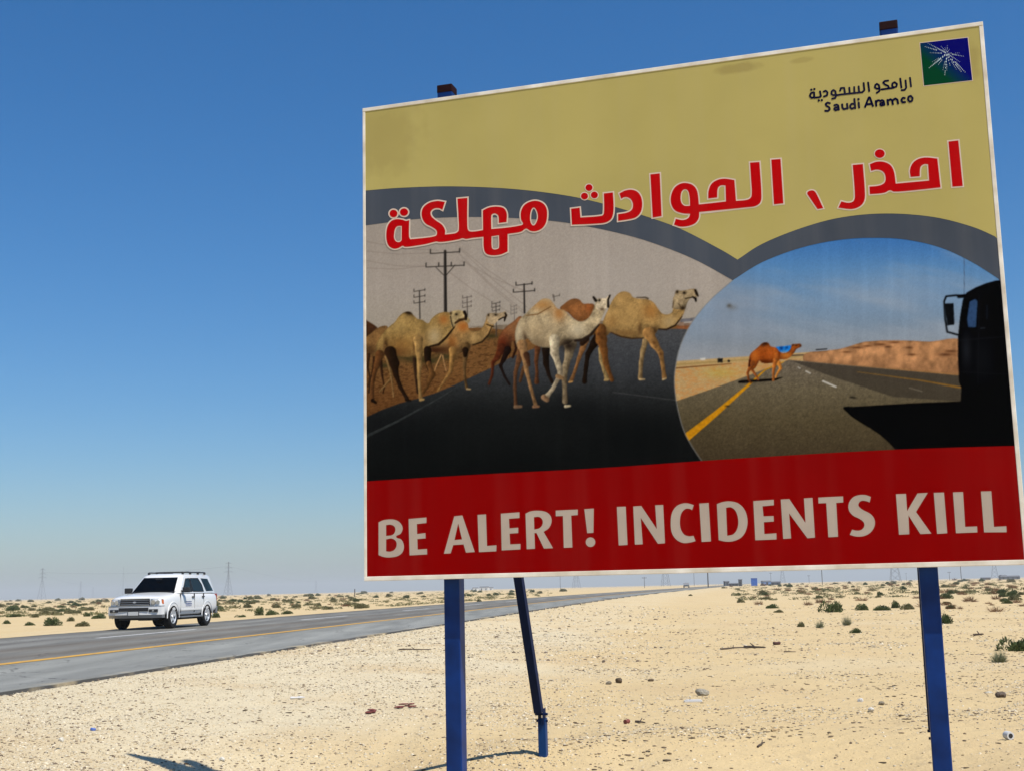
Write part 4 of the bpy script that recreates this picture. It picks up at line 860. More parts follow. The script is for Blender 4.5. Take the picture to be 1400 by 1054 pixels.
# ------------------------------------------------------------------ the white off-roader
def make_car():
    y0 = 42.0; o_c = 9.95                                  # metres across the road
    cx0, cy0 = road_pt(np.array([y0]), np.array([o_c])); s = .143
    car = empty('parked_car', (float(cx0[0]), float(cy0[0]), road_z(o_c)+.002), math.atan2(-1,-s))
    car.name = 'off_road_car'
    tag(car, 'white off-road estate car driving towards us on the highway', 'car')
    white = mat('white_car_paint', (.68,.68,.66), .3, spec=.5, coat=.5)
    glass = bpy.data.materials.new('tinted_car_glass'); glass.use_nodes = True; gn = glass.node_tree.nodes; gn.remove(gn['Principled BSDF'])
    tb = gn.new('ShaderNodeBsdfTransparent'); tb.inputs[0].default_value = (.50,.56,.52,1); gb = gn.new('ShaderNodeBsdfGlossy'); gb.inputs['Roughness'].default_value = .02; gb.inputs[0].default_value = (.42,.44,.42,1)
    fr = gn.new('ShaderNodeFresnel'); fr.inputs[0].default_value = 1.45; mx = gn.new('ShaderNodeMixShader'); gl_ = glass.node_tree.links
    gl_.new(fr.outputs[0], mx.inputs[0]); gl_.new(tb.outputs[0], mx.inputs[1]); gl_.new(gb.outputs[0], mx.inputs[2]); gl_.new(mx.outputs[0], gn['Material Output'].inputs['Surface'])
    black = mat('black_plastic', (.012,.012,.013), .5); rubber = mat('tyre_rubber', (.010,.010,.010), .9, spec=.15)
    chrome = mat('chrome', (.55,.56,.58), .18, 1); silver = mat('silver_trim', (.28,.29,.30), .35, .7)
    lamp = mat('headlamp_lens', (.30,.33,.35), .08, .4, spec=.9); amber = mat('amber_lens', (.5,.12,.02), .2); well = mat('dark_wheel_well', (.01,.01,.01), .95)
    plate_m = mat('number_plate', (.55,.55,.52), .5); decal = mat('blue_door_lettering', (.05,.08,.22), .5); tyl = mat('red_tail_lens', (.25,.01,.01), .2)
    # lower body: cross-sections from nose to tail
    def sec(x, zb, wl, wm, ws, zs, zt, wt, crown=.025):
        h = [(0,zb),(wl*.9,zb),(wl,zb+.06),(wm,.60),(wm+.004,.72),(ws,zs),(wt,zt-.015),(wt*.6,zt+crown*.6),(0,zt+crown)]
        return [(x,y,z) for y,z in h] + [(x,-y,z) for y,z in h[-2:0:-1]]
    secs = [sec(2.36,.50,.70,.78,.76,.90,.98,.70,.02), sec(2.31,.46,.80,.865,.85,.92,1.02,.78), sec(2.12,.42,.88,.915,.905,.94,1.06,.82,.035), sec(1.5,.40,.90,.935,.93,.98,1.115,.85,.045), sec(1.02,.40,.90,.935,.93,1.0,1.16,.855,.04),
            sec(.2,.40,.90,.93,.925,1.0,1.165,.86,0), sec(-1.4,.40,.90,.935,.93,1.0,1.165,.86,0), sec(-2.1,.44,.89,.925,.92,1.0,1.16,.85,0), sec(-2.38,.50,.84,.89,.88,1.0,1.15,.82,0), sec(-2.46,.56,.78,.84,.83,.98,1.12,.78,0)]
    vs = [p for s_ in secs for p in s_]; n = len(secs[0]); fs = []
    for i in range(len(secs)-1):
        for j in range(n): fs.append((i*n+j, i*n+(j+1)%n, (i+1)*n+(j+1)%n, (i+1)*n+j))
    fs += [tuple(range(n-1,-1,-1)), tuple(range((len(secs)-1)*n, len(secs)*n))]
    mb = MB(); mb.add(vs, fs); body = mb.build('body', white, car)
    ss = body.modifiers.new('s','SUBSURF'); ss.levels = 2; ss.render_levels = 2
    dg = bpy.context.evaluated_depsgraph_get(); me = bpy.data.meshes.new_from_object(body.evaluated_get(dg)); body.modifiers.clear(); body.data = me
    FX, RX, WR = 1.50, -1.39, .385
    for ax in (FX, RX):                                    # wheel arches are cut out of the body
        cut = MB().bar((ax,-1.3,.375),(ax,1.3,.375),.465,28).build('cutter', well)
        md = body.modifiers.new('b','BOOLEAN'); md.object = cut; md.operation = 'DIFFERENCE'; md.solver = 'EXACT'
        body.data.materials.append(well) if len(body.data.materials) < 2 else None
        dg = bpy.context.evaluated_depsgraph_get(); me = bpy.data.meshes.new_from_object(body.evaluated_get(dg))
        body.modifiers.clear(); body.data = me; bpy.data.objects.remove(cut, do_unlink=True)
    for p_ in body.data.polygons:                          # the cut faces are unpainted
        c_ = p_.center
        for ax in (FX, RX):
            if math.hypot(c_.x-ax, c_.z-.375) < .47 and abs(p_.normal.y) < .5: p_.material_index = 1
    auto(body, 32)
    for ax in (FX, RX):
        MB().box((ax-.5,-.62,.30),(ax+.5,.62,.86)).build('wheel_well', well, car)
        for sd in (1,-1):                                  # flared lip round the arch
            pr = []; vs = []; fs = []
            for i in range(17):
                t = math.radians(-4+188*i/16)
                for r,yy in ((.463,.925),(.466,.944),(.490,.942),(.502,.925)): vs.append((ax+r*math.cos(t), sd*yy, .375+r*math.sin(t)*(.985)))
            for i in range(16):
                for j in range(3): a = i*4+j; fs.append((a,a+1,a+5,a+4))
            b_ = MB(); b_.add(vs, fs); b_.build('arch_flare', white, car, smooth=50)
    # cabin
    R0 = [(1.06,.66),(.98,.80),(.86,.865),(-2.22,.865),(-2.38,.80),(-2.42,.66)]
    R1 = [(.34,.54),(.30,.645),(.20,.70),(-2.06,.70),(-2.20,.65),(-2.24,.54)]
    R2 = [(.22,.46),(.16,.56),(.06,.61),(-2.00,.61),(-2.12,.56),(-2.16,.46)]
    def full(r,z): return [(x,y,z) for x,y in r]+[(x,-y,z) for x,y in r[::-1]]
    rings = [full(R0,1.13),full(R1,1.705),full(R2,1.765),[(x*.8-.15,y*.6,z+.025) for x,y,z in full(R2,1.765)]]
    n = 12; vs = [p for r in rings for p in r]; fs = [(i*n+j,(i+1)*n+j,(i+1)*n+(j+1)%n,i*n+(j+1)%n) for i in range(3) for j in range(n)]+[tuple(range(3*n,4*n))]
    mb = MB(); mb.add(vs, fs+[tuple(range(n-1,-1,-1))]); cabin = mb.build('cabin', white, car)
    def side(pts, sd, lift=.007): return [(x, sd*(.865-(z-1.13)*.165/.575+lift), z) for x,z in pts]
    W1 = [(.60,1.185),(.10,1.615),(-.20,1.63),(-.20,1.185)]; W2 = [(-.29,1.185),(-.29,1.63),(-.98,1.635),(-1.20,1.40),(-1.22,1.185)]; W3 = [(-1.24,1.635),(-1.86,1.62),(-2.12,1.20),(-1.46,1.185)]
    def scr(v, hw0, hw1, x0, x1, lift): z = 1.13+.575*v; x = x0+(x1-x0)*v+lift; w = hw0+(hw1-hw0)*v; return x,w,z
    sa = scr(.09,.745,.60,1.055,.345,.022); sb = scr(.93,.745,.585,1.055,.345,.022)
    scr_pts = [(sa[0],-sa[1],sa[2]),(sa[0],sa[1],sa[2]),(sb[0],sb[1],sb[2]),(sb[0],-sb[1],sb[2])]
    inner = MB(); ir = [[((x+.66)*.955-.66,y*.93,z) for x,y,z in full(R0,1.10)],[((x+.92)*.955-.92,y*.93,1.70) for x,y,z in full(R1,1.70)]]
    inner.add([p for r in ir for p in r],[(j,n+j,n+(j+1)%n,(j+1)%n) for j in range(n)]+[tuple(range(n-1,-1,-1)),tuple(range(n,2*n))])
    cutters = [inner]
    for Wn in (W1,W2,W3): cutters.append(MB().prism([(x,-1.2,z) for x,z in Wn],(0,2.4,0)))
    cutters.append(MB().prism([(x+.2,y,z+.16) for x,y,z in scr_pts],(-.45,0,-.36)))
    for cm in cutters:                                     # hollow the cabin and open its windows
        ct = cm.build('cutter', well); md = cabin.modifiers.new('b','BOOLEAN'); md.object = ct; md.operation = 'DIFFERENCE'; md.solver = 'EXACT'
        if len(cabin.data.materials) < 2: cabin.data.materials.append(well)
        dg = bpy.context.evaluated_depsgraph_get(); me = bpy.data.meshes.new_from_object(cabin.evaluated_get(dg)); cabin.modifiers.clear(); cabin.data = me; bpy.data.objects.remove(ct, do_unlink=True)
    auto(cabin, 28)
    # inside: floor, dashboard with papers, seats, steering wheel
    seat_m = mat('grey_seat_cloth', (.07,.068,.065), .9); trim_m = mat('dark_trim', (.02,.02,.02), .8); paper = mat('paper', (.75,.75,.72), .8)
    MB().box((.95,-.76,1.172),(-2.2,.76,1.178)).build('cabin_floor', well, car)
    MB().prism([(.98,-.74,1.18),(.60,-.74,1.18),(.56,-.74,1.27),(.66,-.74,1.30)],(0,1.48,0)).build('dashboard', trim_m, car)
    MB().box((.62,.10,1.303),(.82,.34,1.312)).build('paper_on_dashboard', paper, car)
    for x,ws in ((-.28,((-.62,-.12),(.12,.62))),(-1.18,((-.66,-.02),(.02,.66)))):
        for y0_,y1_ in ws:
            st_ = MB().prism([(x+.10,y0_,1.18),(x-.10,y0_,1.18),(x-.22,y0_,1.50),(x-.10,y0_,1.52)],(0,y1_-y0_,0)).build('seat_back', seat_m, car, bevel=.03)
            MB().box((x-.24,(y0_+y1_)/2-.12,1.51),(x-.14,(y0_+y1_)/2+.12,1.64)).build('head_rest', seat_m, st_, bevel=.03)
    MB().lathe([(.165,-.012),(.18,0),(.165,.012),(.15,0)],(.44,.37,1.33),(-.9,0,.43),20,True).build('steering_wheel', trim_m, car)
    MB().box((.60,-.11,1.60),(.57,.11,1.66)).build('rear_view_mirror', trim_m, car)
    def pane(name, pts3, m, t):
        MB().prism(pts3, t).build(name, m, car)
    for sd in (1,-1):
        for nm,pts,m_ in (('window',W1,glass),('window',W2,glass),('window',W3,glass)):
            pane(nm, side(pts,sd,.002), m_, (0,-sd*.006,0))
        pane('door_pillar', side([(-.20,1.185),(-.20,1.63),(-.29,1.63),(-.29,1.185)],sd,.0055), black, (0,-sd*.03,0))
        for pts in (W1,W2):                                # black rubber round the openings
            rb = MB(); P3 = side(pts,sd,.004)
            for p,q_ in zip(P3,P3[1:]+P3[:1]): rb.bar(p,q_,.014,4)
            rb.build('window_rubber', black, car)
        for x in (.92,-.245,-1.06):                        # shut lines of the doors
            MB().box((x-.006,sd*.90,.50),(x+.006,sd*.937,1.13)).build('door_gap', black, car)
        for x in (-.10,-.98): MB().box((x-.10,sd*.92,.985),(x+.07,sd*.962,1.025)).build('door_handle', black, car, bevel=.008)
        MB().box((.90,sd*.93,.565),(-.90,sd*.95,.625)).build('side_moulding', white, car, bevel=.006)
        MB().box((.98,sd*.80,.335),(-.86,sd*.99,.385)).build('running_board', silver, car, bevel=.01)
        mi = MB().box((.58,sd*.90,1.15),(.76,sd*1.13,1.33)).build('mirror', black, car, bevel=.03); MB().box((.60,sd*.84,1.17),(.70,sd*.93,1.23)).build('mirror_arm', black, mi)
        rl = MB().bar((.02,sd*.60,1.835),(-1.90,sd*.60,1.835),.022,8).build('roof_rail', black, car)
        for x in (.02,-.62,-1.30,-1.90): MB().box((x-.07,sd*.585,1.75),(x+.07,sd*.615,1.84)).build('rail_foot', black, rl)
        # headlamp: housing with a stepped lens, amber corner
        hl = MB().prism([(2.27,sd*.50,.755),(2.27,sd*.50,.965),(2.24,sd*.74,.972),(2.12,sd*.845,.955),(2.12,sd*.86,.80),(2.24,sd*.78,.765)],(.09,sd*.03,0)).build('headlight', lamp, car)
        MB().bar((2.34,sd*.62,.865),(2.386,sd*.62,.865),.068,14).build('reflector', chrome, hl); MB().bar((2.33,sd*.76,.865),(2.372,sd*.765,.865),.062,14).build('reflector', chrome, hl)
        MB().prism([(2.23,sd*.84,.80),(2.23,sd*.83,.94),(2.16,sd*.87,.94),(2.16,sd*.88,.81)],(.036,sd*.022,0)).build('indicator', amber, hl)
        MB().box((2.40,sd*.52,.555),(2.475,sd*.80,.645)).build('fog_recess', black, car, bevel=.01)
        MB().bar((2.46,sd*.66,.60),(2.482,sd*.66,.60),.034,12).build('fog_lamp', lamp, car)
        MB().box((-2.30,sd*.80,.86),(-2.472,sd*.862,1.10)).build('tail_light', tyl, car, bevel=.01)
        MB().box((2.40,sd*.02,1.13),(2.41,sd*.03,1.131)) 
    # windscreen and rear glass
    MB().prism(scr_pts,(-.008,0,-.006)).build('windscreen', glass, car)
    MB().prism([(1.075,-.74,1.145),(1.075,.74,1.145),(1.012,.74,1.196),(1.012,-.74,1.196)],(-.03,0,-.02)).build('wiper_cowl', black, car)
    MB().prism([(-2.425,-.62,1.20),(-2.425,.62,1.20),(-2.268,.52,1.66),(-2.268,-.52,1.66)],(.02,0,-.02)).build('rear_window', glass, car)
    for x in (-.5,-1.5): MB().bar((x,-.6,1.85),(x,.6,1.85),.018,6).build('roof_bar', black, car)
    # bonnet crease and shut line
    MB().box((1.0,-.62,1.198),(1.04,.62,1.204)).build('bonnet_gap', black, car)
    # front end
    fb = MB(); prof = [(2.20,-.93),(2.36,-.90),(2.45,-.62),(2.475,0),(2.45,.62),(2.36,.90),(2.20,.93)]
    def band(z0,z1,k,inset=0):
        v0 = [(x-inset,y,z0) for x,y in prof]; v1 = [(x-inset*.4,y,z1) for x,y in prof]; n_=7
        mb_ = MB(); base = [(2.15,-.90,z0),(2.15,.90,z0),(2.15,-.90,z1),(2.15,.90,z1)]
        mb_.add(v0+v1, [(i,i+1,n_+i+1,n_+i) for i in range(6)] + [tuple(range(n_-1,-1,-1)), tuple(range(n_,2*n_))])
        return mb_
    band(.47,.725,0).build('front_bumper', white, car, smooth=40)
    band(.37,.468,0,.06).build('front_valance', silver, car, smooth=40)
    band(.726,.752,0,-.003).build('bumper_strip', silver, car, smooth=40)
    MB().box((2.40,-.50,.585),(2.487,.50,.70)).build('lower_grille', black, car, bevel=.012)
    gr = MB().prism([(2.22,-.51,.735),(2.22,.51,.735),(2.21,.49,.975),(2.21,-.49,.975)],(.16,0,0)).build('grille', black, car)
    for z in (.80,.865,.93): MB().box((2.36,-.47,z-.011),(2.402,.47,z+.011)).build('grille_bar', silver, gr, bevel=.006)
    for q,(a0,b0) in enumerate((((2.35,-.505,.752),(2.40,.505,.768)),((2.345,-.49,.968),(2.395,.49,.988)))): MB().box(a0,b0).build('grille_surround', chrome, gr)
    vs = []; emb_ = MB()
    el = [(0,.06*math.cos(t*math.pi/9),.866+.026*math.sin(t*math.pi/9)) for t in range(18)]
    emb_.prism([(2.402,y,z) for _,y,z in el],(.012,0,0)).build('badge', mat('silver_badge',(.5,.52,.56),.3,.6), gr)
    MB().box((2.475,-.17,.455),(2.498,.17,.57)).build('number_plate', plate_m, car, bevel=.003)
    MB().box((2.45,-.19,.445),(2.485,.19,.58)).build('plate_holder', black, car)
    MB().box((2.2,-.6,.30),(2.0,.6,.42)).build('underbody_guard', black, car); MB().box((1.0,-.5,.26),(-2.2,.5,.42)).build('underbody', well, car)
    MB().box((-2.40,-.86,.42),(-2.54,.86,.66)).build('rear_bumper', silver, car, bevel=.03)
    # lettering on the front door: two rows of small blue marks
    rr = random.Random(3); marks = MB()
    for row,(z,h) in enumerate(((.83,.035),(.755,.05),(.70,.03))):
        x = .52
        while x > .02:
            w_ = rr.uniform(.012,.03); marks.box((x,.9325,z),(x-w_,.9375+.0005*row,z+h*rr.uniform(.7,1))); x -= w_+rr.uniform(.008,.016)
    marks.build('door_lettering', decal, car)['kind'] = 'stuff'
    # wheels
    for ax in (FX,RX):
        for sd in (1,-1):
            w = MB().lathe([(.27,-.115),(.345,-.125),(.378,-.09),(.383,0),(.378,.09),(.345,.125),(.27,.115)],(ax,sd*.815,.383),(0,sd,0),32).build('tyre', rubber, None, smooth=40)
            w.name = 'wheel'; w.parent = car
            MB().lathe([(.0,.03),(.18,.03),(.205,.05),(.222,.112),(.285,.114),(.285,-.05),(0,-.05)],(ax,sd*.815,.383),(0,sd,0),32).build('rim', well, w, smooth=40)
            sp_ = MB()
            for i in range(5):
                t = 2*math.pi*i/5+.3; ca,sa = math.cos(t),math.sin(t); ta,tb = -sa,ca
                pts = [(ax+ca*r+ta*q,sd*.815+sd*yy,.383+sa*r+tb*q) for r,q,yy in ((.03,-.034,.09),(.205,-.036,.112),(.205,.036,.112),(.03,.034,.09))]
                sp_.prism(pts,(0,-sd*.03,0))
            sp_.lathe([(.0,.104),(.055,.104),(.062,.09)],(ax,sd*.815,.383),(0,sd,0),16); sp_.lathe([(.196,.09),(.205,.118),(.220,.120),(.226,.10)],(ax,sd*.815,.383),(0,sd,0),32)
            sp_.build('rim_spokes', chrome2, w)
    MB().lathe([(0,-.11),(.1,-.11)],(0,0,.4),(0,1,0),6)
    return car
chrome2 = mat('alloy_wheel', (.72,.73,.74), .3, .6)
make_car()

# ------------------------------------------------------------------ shrubs
def leaf_mat(name, c0, c1, rough=.75):
    m = mat(name, c0, rough, spec=.2); b = m.node_tree.nodes['Principled BSDF']
    oi = N(m,'ShaderNodeObjectInfo'); at = N(m,'ShaderNodeAttribute'); at.attribute_name = 'Col'
    sep = N(m,'ShaderNodeSeparateColor'); Lk(m, at.outputs['Color'], sep.inputs[0])
    ad = N(m,'ShaderNodeMath'); ad.operation = 'MULTIPLY_ADD'; Lk(m, oi.outputs['Random'], ad.inputs[0]); ad.inputs[1].default_value = .5; 
    ml = N(m,'ShaderNodeMath'); ml.operation = 'MULTIPLY'; Lk(m, sep.outputs[0], ml.inputs[0]); ml.inputs[1].default_value = .5; Lk(m, ml.outputs[0], ad.inputs[2])
    x = N(m,'ShaderNodeMix'); x.data_type = 'RGBA'; Lk(m, ad.outputs[0], x.inputs[0]); x.inputs[6].default_value = (*c0,1); x.inputs[7].default_value = (*c1,1)
    Lk(m, x.outputs[2], b.inputs['Base Color']); return m
green_m = leaf_mat('green_shrub_leaves', (.045,.072,.02), (.11,.13,.045))
olive_m = leaf_mat('olive_shrub_leaves', (.11,.11,.045), (.20,.18,.08))
pale_sm = leaf_mat('grey_green_tuft', (.14,.16,.085), (.24,.25,.15))
brown_m = leaf_mat('dry_brown_twigs', (.12,.06,.028), (.24,.13,.06))
def shrub_data(name, kind, seed, m):
    r = np.random.default_rng(seed); V = []; F = []; C = []
    def leaf(p, d, L, w, c):
        d = d/np.linalg.norm(d); s_ = np.cross(d, r.normal(size=3)); s_ /= np.linalg.norm(s_)+1e-9
        b0 = len(V); V.extend([p, p+d*L*.5+s_*w, p+d*L, p+d*L*.5-s_*w]); F.append((b0,b0+1,b0+2,b0+3)); C.extend([c]*4)
    lobes = [(r.uniform(-.45,.45), r.uniform(-.4,.4), r.uniform(.35,.6), r.uniform(.30,.62)) for _ in range(6)]
    if kind == 'dome':
        for i in range(1000):
            lx,ly,lr,lh = lobes[r.integers(6)]
            a = r.uniform(0,2*math.pi); e = math.acos(r.uniform(0,1)); k_ = r.uniform(.55,1)**.5
            p = np.array([lx+lr*k_*math.sin(e)*math.cos(a), ly+lr*k_*math.sin(e)*math.sin(a), lh*k_*math.cos(e)+.01])
            d = np.array([math.sin(e)*math.cos(a), math.sin(e)*math.sin(a), math.cos(e)+.5]) + r.normal(size=3)*.45
            leaf(p, d, r.uniform(.10,.22), r.uniform(.022,.05), r.random())
    elif kind == 'tuft':
        for i in range(420):
            a = r.uniform(0,2*math.pi); e = r.uniform(.05,1.35); q_ = r.uniform(0,.35)
            p = np.array([q_*math.cos(a), q_*math.sin(a), 0.]); d = np.array([math.sin(e)*math.cos(a), math.sin(e)*math.sin(a), math.cos(e)*.9+.1])
            leaf(p, d, r.uniform(.45,1.0), r.uniform(.008,.018), r.random())
    else:
        for i in range(230):
            a = r.uniform(0,2*math.pi); e = r.uniform(.3,1.45); q_ = r.uniform(0,.5)
            p = np.array([q_*math.cos(a), q_*math.sin(a)*.8, r.uniform(0,.12)]); d = np.array([math.sin(e)*math.cos(a), math.sin(e)*math.sin(a), math.cos(e)]) + r.normal(size=3)*.25
            d[2] = abs(d[2]); leaf(p, d, r.uniform(.25,.8), r.uniform(.008,.02), r.random())
    me = mk_np(name, np.array(V), np.array(F), m, colors=np.repeat(np.array(C)[:,None],3,1)); d_ = me.data; bpy.data.objects.remove(me); return d_
DOME = [shrub_data('green_shrub','dome',i,green_m) for i in range(4)]; OLIVE = [shrub_data('olive_shrub','dome',10+i,olive_m) for i in range(4)]
TUFT = [shrub_data('pale_tuft','tuft',20+i,pale_sm) for i in range(2)]; DRY = [shrub_data('dry_shrub','dry',30+i,brown_m) for i in range(3)]
def shrub(name, data, px, py, wpx, hpx, label, group=None, z=None):
    """px, py: middle of its base as seen; w, h apparent size"""
    p = at_ground(px, py, 0.)
    for _ in range(3): p = at_ground(px, py, gz(p.x, p.y))
    d = math.hypot(p.x,p.y); k_ = d/F_PX
    o = bpy.data.objects.new(name, data); COL.objects.link(o); o.location = (p.x,p.y,gz(p.x,p.y)-.02)
    wd_ = wpx*k_/2*1.12; o.scale = (wd_*rnd.uniform(.92,1.05), wd_*rnd.uniform(.8,1.05), hpx*k_/.68); o.rotation_euler = (0,0,rnd.uniform(0,6.28))
    tag(o, label, 'shrub', group); return o
g = 'green_shrub'; ol = 'olive_shrub'; tf = 'pale_tuft'; dr = 'dry_shrub'
NAMED = [
 (g,DOME[0],1137,837,30,17,'largest dark green shrub right of centre on open sand'),
 (g,DOME[1],1179,834,20,9,'low green shrub just right of the largest dark shrub'),
 (g,DOME[2],1205,834,32,8,'long low green shrub with pale drifted sand at its foot'),
 (g,DOME[3],1223,831,14,11,'upright green shrub at the right end of the long low shrub'),
 (ol,OLIVE[0],1240,833,18,8,'olive shrub close to the left side of the right blue post'),
 (g,DOME[1],1056,831,22,6,'flat green shrub left of the largest dark shrub'),
 (ol,OLIVE[1],1064,837,14,5,'small olive shrub below the flat green shrub'),
 (ol,OLIVE[2],1096,857,14,8,'leftmost of four small tufts on bare sand, olive green'),
 (tf,TUFT[0],1121,858,15,9,'grey green tuft second from left among four on bare sand'),
 (tf,TUFT[1],1158,854,15,11,'pale grassy tuft, the farthest of four on bare sand'),
 (g,DOME[2],1170,865,18,8,'nearest and roundest of the four tufts on bare sand'),
 (g,DOME[3],1292,852,20,14,'green shrub partly hidden behind the right blue post'),
 (g,DOME[0],1392,889,40,20,'big dark green shrub cut off by the right picture edge'),
 (tf,TUFT[0],1366,905,27,14,'pale spiky grass tuft below the big shrub at right edge'),
 (dr,DRY[0],1326,822,26,9,'rust brown dry shrub right of the right blue post'),
 (dr,DRY[1],1362,836,26,8,'wide dry brown shrub near the right picture edge'),
 (dr,DRY[2],1267,830,26,12,'dry brown shrub against the left edge of right post'),
 (dr,DRY[0],1105,827,16,7,'reddish dry shrub left of the largest dark green shrub'),
 (dr,DRY[1],1178,821,22,6,'low dry brown shrub behind the low green shrubs'),
 (g,DOME[1],71,855,24,11,'bushiest dark green shrub across the road, left of the car'),
 (g,DOME[2],40,855,15,6,'small flat green shrub left of the bushiest one across the road'),
 (g,DOME[3],22,844,24,5,'long low green shrub near the left picture edge'),
 (ol,OLIVE[3],47,843,13,6,'small olive shrub above the flat green one across the road'),
 (ol,OLIVE[0],97,849,13,6,'round olive shrub between bushiest shrub and the car'),
 (ol,OLIVE[1],112,856,18,8,'grey olive shrub nearest the road, left of the car'),
 (g,DOME[0],120,842,11,7,'upright green shrub behind the grey olive shrub'),
 (g,DOME[1],136,845,24,6,'spreading green shrub right beside the front of the car'),
 (g,DOME[2],9,852,12,6,'green shrub cut off by the left picture edge'),
 (g,DOME[3],296,844,15,8,'green shrub just behind the tail of the car'),
 (g,DOME[0],329,844,14,4,'tiny flat green shrub by the road right of the car'),
 (g,DOME[1],355,841,15,12,'tallest green shrub by the road right of the car'),
 (g,DOME[2],372,841,21,8,'broad green shrub next right of the tallest one'),
 (g,DOME[3],393,840,17,6,'flat green shrub, rightmost of three by the road'),
 (ol,OLIVE[2],449,833,15,6,'olive shrub across the road, left of the sign corner'),
 (ol,OLIVE[3],492,832,18,9,'olive shrub just under the lower left corner of the sign'),
 (ol,OLIVE[0],655,822,8,6,'small dark shrub at the road edge between post and brace'),
 (ol,OLIVE[1],944,814,7,3,'lone small shrub at the left end of the right-hand scrub'),
 (g,DOME[0],1007,814,13,5,'small green shrub in the sand below the blue cabin'),
]
for nm,d_,x,y,w,h,lb in NAMED: shrub(nm,d_,x,y,w,h,lb)
def scatter(n, x0, x1, y0, y1, kinds, label, group, sz, avoid=()):
    c = 0; tries = 0
    while c < n and tries < n*30:
        tries += 1
        t = rnd.random()**1.5; x = rnd.uniform(x0,x1); hz_ = 815.5-.0222*(x-7); y = hz_+y0+(y1-y0)*t
        p = at_ground(x,y,0); q_ = float(road_dist(p.x,p.y))
        if -3 < q_ < ROAD_W+1.5 or p.y > 900: continue
        if any(abs(x-a)<(w+8)*.6 and abs(y-b)<8 for _,_,a,b,w,h,_ in NAMED): continue
        nm,lst = kinds[rnd.randrange(len(kinds))]; near = (y-hz_)/30.; what = {'green_shrub':'dark green','olive_shrub':'olive','dry_shrub':'dry brown'}[nm]; dep = 'tiny far' if near < .35 else 'small'
        w = rnd.uniform(*sz)*(.35+.75*min(near,1)); shrub(nm, lst[rnd.randrange(len(lst))], x, y, w, w*rnd.uniform(.28,.5), f'one of the {dep} {what} shrubs '+label, group); c += 1
KG = [(g,DOME),(ol,OLIVE),(ol,OLIVE),(dr,DRY)]
scatter(62, 0, 150, 3.5, 38, KG, 'across the road left of the car', 'scrub across the road left of the car', (9,20))
scatter(85, 288, 500, 3.5, 26, KG, 'across the road right of the car', 'scrub across the road right of the car', (9,19))
scatter(38, 500, 770, 3.5, 14, [(ol,OLIVE),(g,DOME)], 'beyond the road under the sign', 'far scrub under the sign', (10,18))
scatter(75, 985, 1255, 4, 36, [(g,DOME),(ol,OLIVE),(dr,DRY),(dr,DRY)], 'on the sand left of the right post', 'scrub left of the right post', (8,17))
scatter(70, 1285, 1400, 3.5, 48, [(ol,OLIVE),(dr,DRY),(dr,DRY),(g,DOME)], 'on the sand right of the right post', 'scrub right of the right post', (9,18))
# the scrub beyond that melts into one band
def far_scrub(n, az0, az1, d0, d1):
    base = DOME[0]; nv = len(base.vertices); co = np.zeros(nv*3,np.float32); base.vertices.foreach_get('co',co); co = co.reshape(-1,3)
    keep = 40*4; Vs = []; Fs = []; Cs = []; k0 = 0
    for i in range(n):
        az = math.radians(rng.uniform(az0,az1)); d = d0*(d1/d0)**rng.random(); x,y = d*math.sin(az), d*math.cos(az)
        q_ = float(road_dist(x,y))
        if -4 < q_ < ROAD_W+3: continue
        st_ = rng.integers(0,nv//4-40)*4; v = co[st_:st_+keep].copy(); s_ = rng.uniform(.3,.75); v = v*np.array([s_,s_,s_*rng.uniform(.5,.9)]); 
        v[:, :2] = (v[:, :2]); c_ = v.reshape(-1,4,3).mean(1,keepdims=True); v = ((v.reshape(-1,4,3)-c_)*1.9+c_).reshape(-1,3); v[:,2] = np.abs(v[:,2])
        v += np.array([x,y,gz(x,y)]); Vs.append(v); Fs.append(np.arange(keep).reshape(-1,4)+k0); k0 += keep; Cs.append(np.full((keep,3),rng.random()))
    return mk_np('distant_scrub', np.concatenate(Vs), np.concatenate(Fs), olive_m, colors=np.concatenate(Cs))
tag(far_scrub(1900,-27,1.5,100,1300), 'distant band of olive desert scrub across the road', 'scrub', kind='stuff')
tag(far_scrub(1300,9.5,27,110,1300), 'distant band of olive desert scrub behind the right post', 'scrub', kind='stuff')

# ------------------------------------------------------------------ stones and gravel
stone_m = mat('stone', (.42,.36,.26), .9, spec=.2); noisy(stone_m, 14, .3)
def pebble_mat():
    m = mat('gravel_stones', (.4,.35,.26), .92, spec=.15); at = N(m,'ShaderNodeAttribute'); at.attribute_name = 'Col'
    Lk(m, at.outputs['Color'], m.node_tree.nodes['Principled BSDF'].inputs['Base Color']); return m
peb_m = pebble_mat()
ICO_V = np.array([(0,0,1),(.894,0,.447),(.276,.851,.447),(-.724,.526,.447),(-.724,-.526,.447),(.276,-.851,.447),(.724,.526,-.447),(-.276,.851,-.447),(-.894,0,-.447),(-.276,-.851,-.447),(.724,-.526,-.447),(0,0,-1)])
ICO_F = np.array([(0,1,2),(0,2,3),(0,3,4),(0,4,5),(0,5,1),(1,6,2),(2,7,3),(3,8,4),(4,9,5),(5,10,1),(6,7,2),(7,8,3),(8,9,4),(9,10,5),(10,6,1)])
